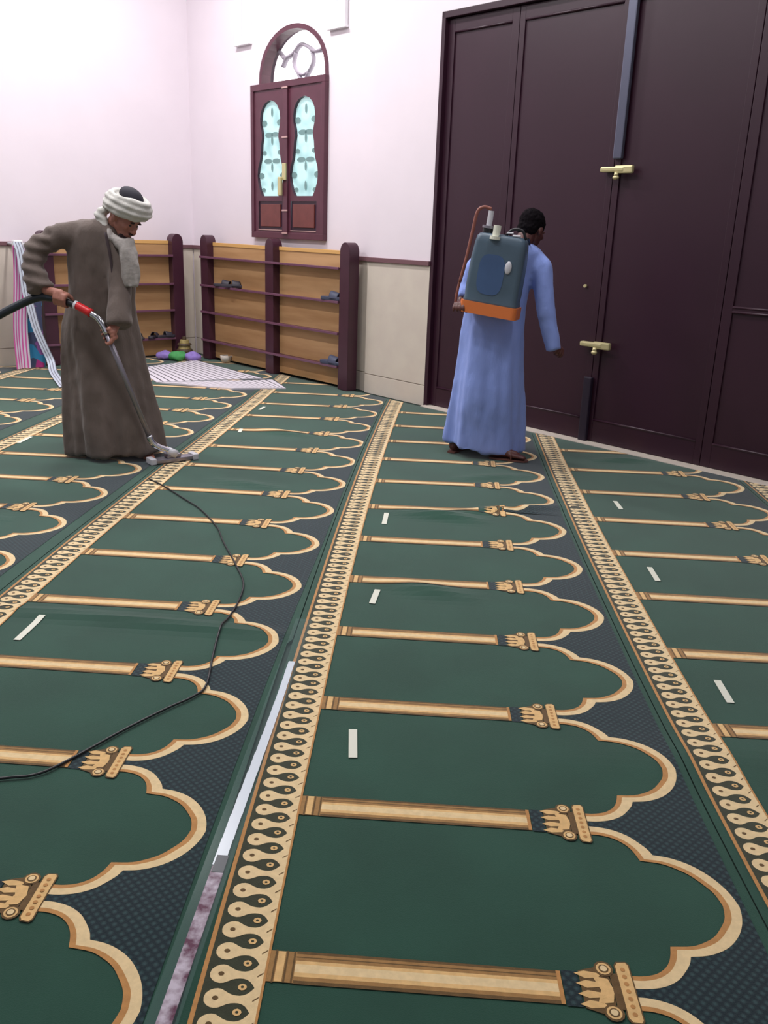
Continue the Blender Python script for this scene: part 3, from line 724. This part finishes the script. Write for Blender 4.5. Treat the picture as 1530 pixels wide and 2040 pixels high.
M['pinkst'] = striped('pink_white_stripes', (196, 90, 156), (206, 196, 212), 5, 0, .45)
root = empty('hanging_cloth', W(-9.3, 3.7, .01)); tag(root, 'magenta and blue patterned cloth hanging over the end of the left wall rack', 'cloth')
def drape(name, x0, x1, m, y=9.20, top=1.235, bot=.02, seed=0, amp=.018, uvs=1.0):
    b = MB(); NX, NZ = 16, 26
    def pt(i, j, dy):
        u, v = i/NX, j/NZ; x = x0+(x1-x0)*u-.075*v; z = top+(bot-top)*v
        yy = y+dy+amp*math.sin(x*45+seed+v*2)*(.3+.7*v)+.008*math.sin(v*9+seed)
        return WM2 @ Vector((x+.012*math.sin(v*6+seed), yy, z))
    for i in range(NX):
        for j in range(NZ):
            ks = ((i, j), (i+1, j), (i+1, j+1), (i, j+1)); uvv = [(k[0]/NX*uvs, k[1]/NZ) for k in ks]
            b.poly([pt(*k, 0) for k in ks], m, uvv); b.poly([pt(*k, .006) for k in reversed(ks)], m, list(reversed(uvv)))
    for j in range(NZ):
        for i in (0, NX): b.poly([pt(i, j, 0), pt(i, j, .006), pt(i, j+1, .006), pt(i, j+1, 0)], m)
    for i in range(NX): b.poly([pt(i, NZ, 0), pt(i+1, NZ, 0), pt(i+1, NZ, .006), pt(i, NZ, .006)], m)
    return b.build(name, root, smooth=True)
drape('striped_edge', 3.455, 3.60, 'pinkst', seed=1, y=9.19)
drape('patterned_panel', 3.60, 3.76, 'blotch', seed=2, y=9.20)
root = empty('towel_rod', W(-9.22, 3.6, 1.24)); tag(root, 'short grey-white rod holding the magenta cloth at the left photo edge', 'rod')
b = MB(); b.tube([WM2 @ Vector((3.49, 9.215, 1.245)), WM2 @ Vector((3.95, 9.215, 1.245))], .018, 'ltgrey', 14); b.build('rod', root, smooth=True)
b = MB(); b.box((3.475, 9.18, 1.205), (3.565, 9.25, 1.285), 'white', WM2); b.build('end_cap', root, bevel=.012)
b = MB(); b.tube([WM2 @ Vector((3.54, 9.25, 1.245)), WM2 @ Vector((3.54, 9.549, 1.245))], .012, 'ltgrey', 10); b.build('bracket', root, smooth=True)
b = MB(); b.tube([WM2 @ Vector((3.92, 9.215, 1.245)), WM2 @ Vector((3.92, 9.31, 1.245))], .012, 'ltgrey', 10); b.build('bracket', root, smooth=True)
# striped ribbon: hangs from the rod, runs down to the carpet
def ribbon():
    b = MB(); path = cr([WM2 @ Vector(q) for q in ((3.50, 9.165, 1.27), (3.522, 9.15, 1.15), (3.54, 9.14, .80), (3.567, 9.13, .64), (3.60, 9.12, .444), (3.667, 9.11, .236), (3.715, 9.10, .10), (3.68, 8.98, .026), (3.576, 8.68, .022), (3.36, 7.97, .020))], 6)
    wdir = E2*.042; N = len(path)
    for i in range(N-1):
        p, q = path[i], path[i+1]
        for k in range(6):
            a, c = -1+k/3, -1+(k+1)/3
            th = Vector((0, 0, .0)) - E1*0
            v = [p+wdir*a, p+wdir*c, q+wdir*c, q+wdir*a]; uv = [(k/6, i/N), ((k+1)/6, i/N), ((k+1)/6, (i+1)/N), (k/6, (i+1)/N)]
            b.poly(v, 'ribs', uv); off = Vector((E1.x, E1.y, .6))*-.003
            b.poly([x+off for x in reversed(v)], 'ribs', list(reversed(uv)))
        for sg in (-1, 1):
            off = Vector((E1.x, E1.y, .6))*-.003; b.poly([p+wdir*sg, q+wdir*sg, q+wdir*sg+off, p+wdir*sg+off], 'ribs')
    return tag(b.build('striped_ribbon'), 'long pale striped ribbon hanging over the magenta cloth down to the carpet', 'ribbon')
ribbon()

# ================================================================== PEOPLE
def rotm(F, U):
    F = F.normalized(); Rt = U.cross(F).normalized(); U = F.cross(Rt).normalized()   # columns: F (x), left(y), U(z)
    return Matrix(((F.x, Rt.x, U.x), (F.y, Rt.y, U.y), (F.z, Rt.z, U.z)))
def head_mesh(b, c, R3, m):
    c = Vector(c); P_ = lambda x, y, z: c + R3 @ Vector((x, y, z))
    e = lambda x, y, z, r: b.ell(P_(x, y, z), r, m, R3, 20, 14)
    e(-.012, 0, .035, (.098, .076, .088)); e(.022, 0, -.01, (.072, .066, .085)); e(.042, 0, -.065, (.045, .048, .042)); e(.060, 0, -.090, (.026, .026, .020))
    e(.085, 0, .028, (.014, .052, .012))               # brow
    b.caps([P_(.088, 0, .018), P_(.106, 0, -.018), P_(.110, 0, -.030)], [.009, .013, .014], m)   # nose
    for s in (-1, 1):
        e(.098, s*.013, -.034, (.010, .009, .008)); e(.060, s*.040, -.015, (.028, .022, .020))   # nostril, cheek
        e(.078, s*.031, .004, (.012, .014, .009))                                              # eyelid
        e(-.008, s*.076, -.008, (.020, .008, .031)); e(-.004, s*.080, .008, (.014, .008, .014))    # ear
    e(.086, 0, -.056, (.014, .024, .007)); e(.083, 0, -.067, (.013, .020, .008))              # lips
def hand_grip(b, m, c, axis, n, wrist, rb=.016, sc=1.0, thumb_side=1):
    """hand closed round a bar: c on the bar, axis along it, n from bar to palm"""
    c = Vector(c); A = axis.normalized(); n = (n-A*n.dot(A)).normalized(); T = A.cross(n)*thumb_side
    pos = lambda a, off, r: c + A*off + (n*math.cos(a)+T*math.sin(a))*r
    R0 = rb+.011
    pc = [pos(.15, o, rb+.020) for o in (-.030, -.010, .010, .030)]
    for o in (-.030, -.010, .010, .030): b.caps([pos(-.7, o, rb+.022), pos(.1, o, rb+.022), pos(.75, o, rb+.018)], [.014*sc, .016*sc, .013*sc], m, 10)
    b.caps([Vector(wrist), (Vector(wrist)+pos(-.2, -.01, rb+.024))/2, pos(-.2, -.004, rb+.024)], [.028*sc, .028*sc, .024*sc], m)
    L = (1.0, 1.12, 1.05, .85)
    for o, l in zip((.033, .011, -.011, -.032), L):
        b.caps([pos(.75+i*.62*l, o*(1+.04*i), R0) for i in range(5)], [.0105*sc, .0102*sc, .0096*sc, .0088*sc, .0075*sc], m, 10)
    b.caps([pos(-.7, .028, R0+.008), pos(-1.3, .045, R0+.004), pos(-1.9, .050, R0+.002), pos(-2.5, .044, R0)], [.015*sc, .0125*sc, .011*sc, .009*sc], m, 10)
def foot_mesh(b, heel, d, m, L=.25, ankle=None):
    d = Vector(d).normalized(); h = Vector(heel); s = Vector((-d.y, d.x, 0))
    b.caps([h+d*.03+Vector((0, 0, .034)), h+d*.10+Vector((0, 0, .038)), h+d*.17+Vector((0, 0, .028))], [.032, .034, .026], m)
    b.caps([h+d*.03+Vector((0, 0, .034)), h+d*.05+Vector((0, 0, .09))], [.033, .036], m)
    for k, (o, l, r) in enumerate(((-.032, .235, .0125), (-.014, .24, .0105), (.002, .235, .010), (.017, .225, .0095), (.031, .21, .0085))):
        b.caps([h+d*.14+s*o*.7+Vector((0, 0, .026)), h+d*.19+s*o+Vector((0, 0, .022)), h+d*l+s*o*1.05+Vector((0, 0, r+.003))], [.020, .014, r], m, 10)
def ring(cx, cy, z, rx, ry, n=48, folds=0, amp=0, ph=0, tilt=(0, 0), rot=0, amp2=0):
    out = []
    for k in range(n):
        a = 2*math.pi*k/n; q = 1+amp*math.sin(folds*a+ph)+amp2*math.sin((folds*2+3)*a+ph*1.7)
        x, y = rx*q*math.cos(a), ry*q*math.sin(a)
        X, Y = x*math.cos(rot)-y*math.sin(rot), x*math.sin(rot)+y*math.cos(rot)
        out.append((cx+X, cy+Y, z+tilt[0]*X+tilt[1]*Y))
    return out
def blend(keys, n, N=56):
    """interpolated robe rings from key rows (z,cx,cy,rx,ry,folds amp,tiltx,tilty)"""
    K = np.array(keys); rings = []
    zs = np.linspace(0, len(K)-1, n)
    for t in zs:
        i0 = min(int(t), len(K)-2); f_ = t-i0; a_, b_, c_, d_ = (K[max(0, min(len(K)-1, i0+q))] for q in (-1, 0, 1, 2))
        r = .5*((2*b_)+(c_-a_)*f_+(2*a_-5*b_+4*c_-d_)*f_*f_+(3*b_-a_-3*c_+d_)*f_**3)
        rings.append(r)
    return rings

# ---------------------------------------------- man in brown with turban, vacuuming
man = empty('person', (-2.15, 5.66, 0)); tag(man, 'man in taupe brown robe and pale turban leaning over a vacuum wand', 'person')
F1 = Vector((.76, -.34, -.50)); R1 = rotm(F1, Vector((.50, -.12, .86))); HC1 = Vector((-1.935, 5.56, 1.515))
HRd = Vector((-2.30, 5.42, 1.025)); HRax = (Vector((-2.20, 5.40, .985))-Vector((-2.46, 5.44, 1.045)))      # right hand on hose
HLd = Vector((-2.006, 5.36, .835)); HLax = (Vector((-1.955, 5.38, .70))-Vector((-2.03, 5.35, .90)))
b = MB(); m_ = 'skin1'
head_mesh(b, HC1, R1, m_)
b.caps([HC1+R1 @ Vector((-.035, 0, -.04)), (-2.02, 5.62, 1.42), (-2.10, 5.64, 1.36)], [.055, .056, .07], m_)
b.caps([(-2.10, 5.65, 1.36), (-2.16, 5.68, 1.20), (-2.2, 5.70, 1.0), (-2.20, 5.70, .90)], [.11, .12, .11, .12], m_)
b.caps([(-2.22, 5.62, 1.40), (-2.34, 5.55, 1.385), (-2.47, 5.51, 1.315), (-2.485, 5.48, 1.22), (-2.40, 5.435, 1.08)], [.048, .044, .040, .036, .028], m_)
b.caps([(-2.00, 5.60, 1.37), (-1.94, 5.52, 1.08), (-1.965, 5.40, .90)], [.048, .040, .028], m_)
hand_grip(b, m_, HRd, HRax, Vector((-.1, -.5, .85)), (-2.395, 5.435, 1.075), rb=.022)
hand_grip(b, m_, HLd, HLax, Vector((.65, .1, .25)), (-1.965, 5.40, .895), rb=.018, thumb_side=-1)
b.caps([(-2.25, 5.74, .88), (-2.27, 5.76, .48), (-2.37, 5.72, .08)], [.085, .058, .036], m_)
b.caps([(-2.12, 5.64, .88), (-2.02, 5.62, .48), (-1.98, 5.63, .10)], [.085, .058, .036], m_)
foot_mesh(b, (-2.44, 5.70, .006), (.96, -.28, 0), m_)
foot_mesh(b, (-2.02, 5.66, .006), (.85, -.50, 0), m_)
o = b.build('body', man); remesh(o, .0048, 3)
# eyes, brows, beard
for s in (-1, 1):
    b = MB(); b.ell(HC1+R1 @ Vector((.084, s*.031, .003)), (.008, .010, .006), 'eye', R1); b.build('eye', man, smooth=True)
    b = MB(); b.ell(HC1+R1 @ Vector((.094, s*.031, .024)), (.007, .020, .006), 'beard', R1); b.build('eyebrow', man, smooth=True)
b = MB(); b.ell(HC1+R1 @ Vector((.098, 0, -.048)), (.010, .030, .007), 'beard', R1); b.ell(HC1+R1 @ Vector((.066, 0, -.092)), (.030, .036, .024), 'beard', R1)
b.caps([HC1+R1 @ Vector((.06, s, -.085)) for s in (-.03, .03)], .02, 'beard')
o = b.build('beard', man); remesh(o, .004, 2)
# robe
keys = [(.035, -2.105, 5.665, .325, .245, .055, .06), (.20, -2.115, 5.665, .310, .235, .055, .03), (.40, -2.135, 5.67, .290, .22, .05, .0), (.64, -2.165, 5.68, .265, .205, .04, .0),
        (.85, -2.175, 5.68, .245, .195, .028, .0), (1.0, -2.150, 5.67, .215, .175, .022, .0), (1.15, -2.125, 5.65, .210, .16, .02, 0), (1.30, -2.125, 5.63, .205, .15, .015, 0),
        (1.42, -2.135, 5.62, .185, .14, .01, 0), (1.49, -2.13, 5.62, .13, .11, .0, 0), (1.515, -2.10, 5.61, .06, .06, 0, 0)]
b = MB(); rg = []
for i, (z, cx, cy, rx, ry, am, tx) in enumerate(blend(keys, 40)):
    rg.append(ring(cx, cy, z, rx, ry, 96, 7, am*1.25, .6+z*.9, (tx, .0), amp2=am*.45))
b.loft(rg, 'robe1')
b.caps([(-2.20, 5.60, 1.425), (-2.33, 5.55, 1.405), (-2.47, 5.51, 1.325)], [.085, .078, .073], 'robe1')            # right sleeve
b.caps([(-2.47, 5.51, 1.325), (-2.49, 5.48, 1.22), (-2.455, 5.455, 1.125)], [.073, .068, .074], 'robe1')
b.tube([(-2.47, 5.47, 1.16), (-2.43, 5.445, 1.075)], [.075, .078], 'robe1', 20)
b.caps([(-2.03, 5.58, 1.40), (-1.97, 5.53, 1.22), (-1.955, 5.48, 1.06)], [.09, .075, .070], 'robe1')               # left sleeve
b.tube([(-1.955, 5.48, 1.08), (-1.955, 5.44, .97), (-1.945, 5.41, .885)], [.070, .078, .088], 'robe1', 20)
o = b.build('robe', man); remesh(o, .011, 5)
def fold1(co, n):
    hz_ = noise.noise(Vector((co.x*7, co.y*7, co.z*1.6)))*.014+noise.noise(Vector((co.x*22, co.y*22, co.z*12)))*.005
    if co.x < -2.37 and co.z > 1.05: hz_ += .006*math.sin(co.z*95+co.x*20)
    k_ = max(0, min(1, (1.15-co.z)/.9)); hz_ += k_*(noise.noise(Vector((co.x*9+3, co.y*9, co.z*1.3)))*.024+noise.noise(Vector((co.x*17, co.y*17, co.z*.9)))*.014)
    return n*hz_
displace(o, fold1)
b = MB(); b.tube(cr([(-2.015, 5.455, 1.43), (-1.998, 5.452, 1.33), (-1.99, 5.465, 1.20), (-1.995, 5.47, 1.08)], 4), .016, 'placket', 10, True, .5); b.build('placket', man, smooth=True)
# turban: overlapping wound bands
tb = empty('turban', tuple(man.location)); bpy.data.objects.remove(tb)
TC = HC1 + R1 @ Vector((-.008, 0, .070)); 
b = MB(); TU = Vector((.30, -.10, .95)).normalized()
for k, (R_, r_, dz, tx, ty) in enumerate(((.103, .037, -.004, .0, 0), (.100, .036, .016, .16, .10), (.098, .036, .014, -.14, .16), (.090, .034, .036, .08, -.16))):
    Ax = (TU+Vector((tx, ty, 0))).normalized(); X = Ax.cross(Vector((0, 1, 0))).normalized(); Y = Ax.cross(X)
    cc = TC+TU*dz; rings = []
    for i in range(40):
        a = 2*math.pi*i/40; ctr = cc+(X*math.cos(a)*1.16+Y*math.sin(a))*R_; od = (X*math.cos(a)+Y*math.sin(a))
        rings.append([ctr+od*(r_*.8*math.cos(2*math.pi*j/14))+Ax*(r_*1.1*math.sin(2*math.pi*j/14)) for j in range(14)])
    b.loft(rings, 'turban', False, True)
b.ell(TC+TU*.01, (.10, .09, .07), 'turban', R1)
b.caps([TC+Vector((-.15, .02, -.02)), TC+Vector((-.175, .01, -.05)), TC+Vector((-.14, -.01, -.10))], [.030, .034, .028], 'turban')
tur = b.build('turban', man); remesh(tur, .006, 3)
displace(tur, lambda co, n: n*(.003*math.sin((co-TC).dot(TU)*170+co.x*12)+noise.noise(co*16)*.010))
b = MB(); b.ell(TC+TU*.055+Vector((.012, 0, .012)), (.080, .072, .050), 'cap', R1); b.build('skull_cap', man, smooth=True)
# scarf round neck, falling on the chest
b = MB(); b.caps([(-2.12, 5.66, 1.515), (-2.05, 5.56, 1.465), (-1.99, 5.50, 1.40), (-1.93, 5.49, 1.36)], [.028, .026, .028, .038], 'scarf')
rgs = []
for i, (x, y, z, w, d) in enumerate(((-1.905, 5.50, 1.40, .045, .035), (-1.90, 5.485, 1.34, .055, .04), (-1.885, 5.48, 1.26, .062, .04), (-1.885, 5.47, 1.18, .062, .035), (-1.88, 5.465, 1.12, .050, .025))):
    rgs.append([(x+w*math.cos(2*math.pi*k/20)*(1+.1*math.sin(5*k)), y+d*math.sin(2*math.pi*k/20), z+.008*math.sin(k*2)) for k in range(20)])
b.loft(rgs, 'scarf'); o = b.build('scarf', man); remesh(o, .008, 3)
displace(o, lambda co, n: n*(noise.noise(Vector((co.x*40, co.y*40, co.z*9)))*.010))

# ---------------------------------------------- vacuum hose, wand and nozzle
vac = empty('vacuum_wand', (-1.74, 5.50, 0)); tag(vac, 'vacuum hose with red collar and chrome wand held by the man in brown', 'vacuum cleaner')
hp = cr([(-3.45, 5.05, .40), (-3.10, 5.22, .66), (-2.80, 5.38, .86), (-2.62, 5.43, .965), (-2.46, 5.44, 1.035), (-2.34, 5.425, 1.035)], 10)
rr = []
b = MB(); pp = []
for i, p in enumerate(hp): pp.append(p)
fine = []
for a, c in zip(pp, pp[1:]):
    for k in range(5): fine.append(a.lerp(c, k/5))
b.tube(fine, [.024+.0022*(i % 2) for i in range(len(fine))], 'hose', 14); b.build('hose', vac, smooth=True)
b = MB(); b.tube(cr([(-2.36, 5.428, 1.036), (-2.30, 5.42, 1.025), (-2.23, 5.405, 1.005), (-2.185, 5.395, .990)], 4), [.021]*13, 'black', 16); b.build('grip', vac, smooth=True)
b = MB(); b.tube(cr([(-2.20, 5.398, 1.000), (-2.165, 5.39, .985), (-2.105, 5.378, .958)], 4), [.025]*8+[.027], 'red', 18); b.build('collar', vac, smooth=True)
b = MB(); b.tube([(-2.213, 5.40, 1.003), (-2.198, 5.397, .998)], .027, 'ltgrey', 18); b.build('ring', vac)
b = MB(); b.tube(cr([(-2.115, 5.38, .962), (-2.065, 5.37, .935), (-2.032, 5.362, .895), (-2.008, 5.36, .84)], 5), .020, 'chrome', 18); b.build('bent_tube', vac, smooth=True)
b = MB(); b.tube([(-2.012, 5.36, .85), (-1.93, 5.385, .60), (-1.79, 5.44, .16)], .0165, 'steel', 18); b.build('wand', vac, smooth=True)
b = MB(); b.tube(cr([(-1.802, 5.435, .195), (-1.78, 5.445, .145), (-1.74, 5.465, .115), (-1.68, 5.50, .085)], 5), .020, 'chrome', 18); b.build('elbow', vac, smooth=True)
b = MB(); b.tube([(-1.70, 5.49, .093), (-1.655, 5.52, .06)], [.024, .028], 'ltgrey', 16); b.build('neck', vac, smooth=True)
nz0, nz1 = Vector((-1.80, 5.42, .012)), Vector((-1.56, 5.63, .012)); d = (nz1-nz0).normalized(); s_ = Vector((-d.y, d.x, 0))
def nzb(t0, t1, w, z0, z1, m, name):
    a, c = nz0.lerp(nz1, t0), nz0.lerp(nz1, t1); Lz = (c-a).length
    Mx = Matrix(((d.x, s_.x, 0, a.x), (d.y, s_.y, 0, a.y), (0, 0, 1, 0), (0, 0, 0, 1)))
    b = MB(); b.box((0, -w/2, z0), (Lz, w/2, z1), m, Mx); return b.build(name, vac, bevel=.006)
nzb(0, 1, .075, .014, .042, 'steel', 'nozzle_head'); nzb(-.02, .10, .085, .012, .052, 'ltgrey', 'end_block'); nzb(.90, 1.02, .085, .012, .052, 'ltgrey', 'end_block')
nzb(.35, .65, .06, .042, .066, 'steel', 'swivel_block'); nzb(.02, .98, .02, .009, .016, 'black', 'brush_strip')
b = MB()
cab = [(-1.9, 1.35), (-1.45, 1.95), (-1.148, 2.048), (-1.06, 2.077), (-1.002, 2.145), (-.891, 2.333), (-.804, 2.463), (-.738, 2.551), (-.715, 2.631), (-.747, 2.858), (-.77, 3.066), (-.76, 3.282), (-.78, 3.522), (-.865, 3.751), (-.992, 4.041), (-1.078, 4.258), (-1.234, 4.533), (-1.364, 4.699), (-1.57, 4.95), (-1.70, 5.08)]
cp = cr([(x, y, 0) for x, y in cab], 8)
b.tube([(p.x, p.y, bumpz(p.x, p.y)+.0135) for p in cp], .0042, 'black', 8)
tag(b.build('power_cable', smooth=True), 'thin black power cable snaking over the green carpet', 'cable')

# ---------------------------------------------- man in blue with sprayer
man2 = empty('person', (.40, 6.15, 0)); tag(man2, 'black-haired man in a sky blue robe seen from behind, carrying a sprayer tank', 'person')
F2 = Vector((.55, .70, -.42)); R2 = rotm(F2, Vector((.25, .30, .92))); HC2 = Vector((.598, 6.22, 1.535))
b = MB(); m_ = 'skin2'; head_mesh(b, HC2, R2, m_)
b.caps([HC2+R2 @ Vector((-.035, 0, -.04)), (.53, 6.15, 1.43), (.50, 6.15, 1.36)], [.056, .058, .07], m_)
b.caps([(.46, 6.15, 1.34), (.42, 6.14, 1.15), (.38, 6.14, .9)], [.11, .11, .12], m_)
b.caps([(.62, 6.18, 1.37), (.70, 6.08, 1.10), (.765, 6.02, .84)], [.048, .040, .027], m_)
b.caps([(.28, 6.12, 1.37), (.17, 6.08, 1.14), (.15, 5.94, 1.06)], [.045, .038, .026], m_)
lance0, lance1 = Vector((.80, 5.99, .76)), Vector((1.12, 6.28, .55))
hand_grip(b, m_, (.815, 6.04, .765), lance1-lance0, Vector((-.3, -.2, .7)), (.780, 6.02, .825), rb=.012, sc=.95)
hand_grip(b, m_, (.145, 5.90, 1.035), Vector((.5, -.25, .05)), Vector((-.1, .5, .6)), (.15, 5.955, 1.06), rb=.011)
b.caps([(.32, 6.18, .88), (.28, 6.20, .48), (.17, 6.16, .10)], [.085, .055, .036], m_)
b.caps([(.46, 6.12, .88), (.48, 6.10, .48), (.465, 6.07, .11)], [.085, .055, .036], m_)
foot_mesh(b, (.150, 6.135, .024), (.45, .89, 0), m_); foot_mesh(b, (.425, 6.045, .024), (.97, -.24, 0), m_)
o = b.build('body', man2); remesh(o, .0048, 3)
b = MB(); b.ell(HC2+R2 @ Vector((-.020, 0, .045)), (.103, .083, .090), 'hair', R2, 24, 16); b.ell(HC2+R2 @ Vector((-.055, 0, -.005)), (.058, .070, .070), 'hair', R2, 24, 16)
o = b.build('hair', man2); remesh(o, .005, 2); displace(o, lambda co, n: n*noise.noise(co*60)*.005)
keys = [(.070, .385, 6.180, .278, .205, .055, .09, .10), (.22, .380, 6.17, .262, .205, .05, .04, .06), (.45, .375, 6.15, .240, .215, .042, .0, .05), (.64, .378, 6.15, .226, .195, .034, .0, 0), (.80, .382, 6.15, .216, .18, .03, .0, 0),
        (1.0, .392, 6.15, .205, .160, .02, 0, 0), (1.2, .42, 6.15, .200, .145, .01, 0, 0), (1.34, .455, 6.16, .215, .14, .0, 0, 0), (1.40, .48, 6.16, .20, .125, 0, 0, 0), (1.445, .50, 6.16, .12, .09, 0, 0, 0), (1.46, .51, 6.16, .07, .065, 0, 0, 0)]
b = MB(); rg = []
for i, (z, cx, cy, rx, ry, am, tx, ty) in enumerate(blend(keys, 40)):
    rg.append(ring(cx, cy, z, rx, ry, 96, 6, am*1.2, 1.9+z*.5, (-tx, ty), amp2=am*.4))
b.loft(rg, 'robe2')
b.caps([(.60, 6.17, 1.365), (.675, 6.12, 1.30), (.70, 6.07, 1.12)], [.080, .078, .070], 'robe2')
b.caps([(.70, 6.07, 1.12), (.722, 6.04, 1.0)], [.070, .066], 'robe2'); b.tube([(.715, 6.05, 1.03), (.745, 6.03, .92), (.788, 6.01, .775)], [.066, .060, .052], 'robe2', 20)
b.caps([(.30, 6.14, 1.36), (.215, 6.10, 1.26), (.185, 6.06, 1.15)], [.075, .068, .062], 'robe2'); b.tube([(.187, 6.08, 1.17), (.170, 5.98, 1.085)], [.062, .054], 'robe2', 20)
o = b.build('robe', man2); remesh(o, .011, 5)
def fold2(co, n):
    h_ = noise.noise(Vector((co.x*6+5, co.y*6, co.z*1.3)))*.012+noise.noise(Vector((co.x*20, co.y*20, co.z*10)))*.004
    k_ = max(0, min(1, (1.05-co.z)/.9)); h_ += k_*(noise.noise(Vector((co.x*9, co.y*9+2, co.z*1.0)))*.022+noise.noise(Vector((co.x*18, co.y*18, co.z*.8)))*.012)
    return n*h_
displace(o, fold2)
for nm, c, rr_, ax in (('collar', (.512, 6.165, 1.452), .068, Vector((.2, .1, 1))), ):
    b = MB(); ax = ax.normalized(); X = ax.cross(Vector((0, 1, 0))).normalized(); Y = ax.cross(X); c = Vector(c)
    b.loft([[c+(X*math.cos(2*math.pi*i/28)+Y*math.sin(2*math.pi*i/28))*(rr_+.010*math.cos(2*math.pi*j/8))+ax*.020*math.sin(2*math.pi*j/8) for j in range(8)] for i in range(28)], 'robe2', False, True); b.build(nm, man2, smooth=True)
# sandals
for c, dd, nm in (((.425, 6.045), (.97, -.24, 0), 0), ((.150, 6.135), (.45, .89, 0), 1)):
    dd = Vector(dd).normalized(); ss = Vector((-dd.y, dd.x, 0)); h0 = Vector((c[0], c[1], 0))
    out = [(-.012, 0), (-.005, .028), (.04, .037), (.12, .036), (.19, .048), (.235, .040), (.262, .012), (.262, -.018), (.24, -.040), (.19, -.048), (.12, -.036), (.04, -.035), (-.005, -.028)]
    b = MB(); b.loft([[h0+dd*x+ss*y+Vector((0, 0, z)) for x, y in out] for z in (.0105, .0145, .021)], 'sandal')
    o = b.build('sandal', man2, auto=True)
    if nm == 0:
        b = MB(); b.tube([h0+dd*.15+ss*.048*math.cos(t)+Vector((0, 0, .02+.050*math.sin(t))) for t in np.linspace(0, math.pi, 12)], .011, 'sandal', 8, True, .35); b.build('strap', o, smooth=True)

# ---------------------------------------------- backpack sprayer
spr = empty('backpack_sprayer', (.35, 5.93, 1.0)); tag(spr, 'blue-grey backpack sprayer tank with orange base on the back of the man in blue', 'sprayer')
az = math.radians(-16)   # tank turned a little clockwise
Rt = Matrix.Rotation(az, 4, 'Z') @ Matrix.Rotation(math.radians(6.5), 4, 'Y')
TM = Matrix.Translation((.345, 5.915, 1.045)) @ Rt
def rr2(w, d, r, z, n=5):
    out = []
    for cx, cy, a0 in ((w-r, d-r, 0), (-w+r, d-r, 90), (-w+r, -d+r, 180), (w-r, -d+r, 270)):
        for i in range(n+1):
            a = math.radians(a0+90*i/n); out.append((cx+r*math.cos(a), cy+r*math.sin(a), z))
    return out
b = MB(); b.loft([rr2(.178*k, .088*k2, .035, z) for k, k2, z in ((1, 1, .02), (1, 1, .04), (.975, .96, .06), (.985, .98, .11), (.97, .97, .30), (.92, .93, .40), (.88, .90, .435), (.80, .80, .452), (.6, .6, .458))], 'tank')
b.build('tank', spr, smooth=True, mtx=TM)
b = MB(); b.loft([rr2(.188, .096, .03, z) for z in (-.045, -.040, .024, .030)], 'tanko'); b.build('base', spr, mtx=TM, auto=True, bevel=0)
b = MB(); b.loft([[(x*1, y, z) for x, y, z in [(-.02+.085*abs(math.cos(2*math.pi*i/32))**.6*(1 if math.cos(2*math.pi*i/32) > 0 else -1), -.082-.006*(k > 0), .21+.125*abs(math.sin(2*math.pi*i/32))**.6*(1 if math.sin(2*math.pi*i/32) > 0 else -1)) for i in range(32)]] for k in (0, 1)], 'tankblue'); b.build('level_panel', spr, mtx=TM, auto=True)
b = MB(); b.tube([(-.10, -.02, .45), (-.10, -.02, .485)], .034, 'black', 18); b.tube([(-.10, -.02, .485), (-.10, -.02, .50)], .040, 'steel', 18); b.tube([(-.10, -.02, .50), (-.10, -.02, .59)], .018, 'ltgrey', 14); b.build('pump_cylinder', spr, mtx=TM, auto=True)
b = MB(); b.tube([(-.035, -.06, .44), (-.035, -.06, .51)], .024, 'paper', 16); b.tube([(-.035, -.075, .425), (-.035, -.075, .445)], .034, 'paper', 16); b.build('filler_cap', spr, mtx=TM, auto=True)
b = MB(); b.tube(cr([(.02, -.03, .455), (.06, -.03, .50), (.12, -.03, .50), (.15, -.02, .45)], 5), .009, 'black', 10); b.build('carry_handle', spr, mtx=TM, smooth=True)
b = MB(); b.tube([(.07, -.055, .462), (.12, -.055, .466)], .007, 'ltgrey', 8); b.tube([(.03, -.05, .474), (.07, -.05, .478)], .006, 'ltgrey', 8); b.build('clip', spr, mtx=TM)
b = MB(); b.tube(cr([(-.10, -.02, .60), (-.15, -.03, .605), (-.185, -.035, .57), (-.195, -.035, .45), (-.205, -.04, .28), (-.225, -.03, .13)], 6), .011, 'rust', 12); b.build('pump_lever', spr, mtx=TM, smooth=True)
b = MB(); b.tube(cr([(-.225, -.03, .15), (-.232, -.03, .04), (-.225, -.03, -.02), (-.188, -.03, -.02)], 5), .009, 'rust', 10); b.build('lever_link', spr, mtx=TM, smooth=True)
b = MB(); b.ell((.085, -.090, .27), (.022, .010, .040), 'ltgrey'); b.build('outlet_cover', spr, mtx=TM, smooth=True)
for sx in (-.09, .12):
    b = MB(); b.tube(cr([(sx, .08, .41), (sx, .14, .455), (sx, .24, .42), (sx, .31, .25), (sx, .28, .05), (sx, .12, -.02)], 6), .016, 'black', 8, True, .3); b.build('strap', spr, mtx=TM, smooth=True)
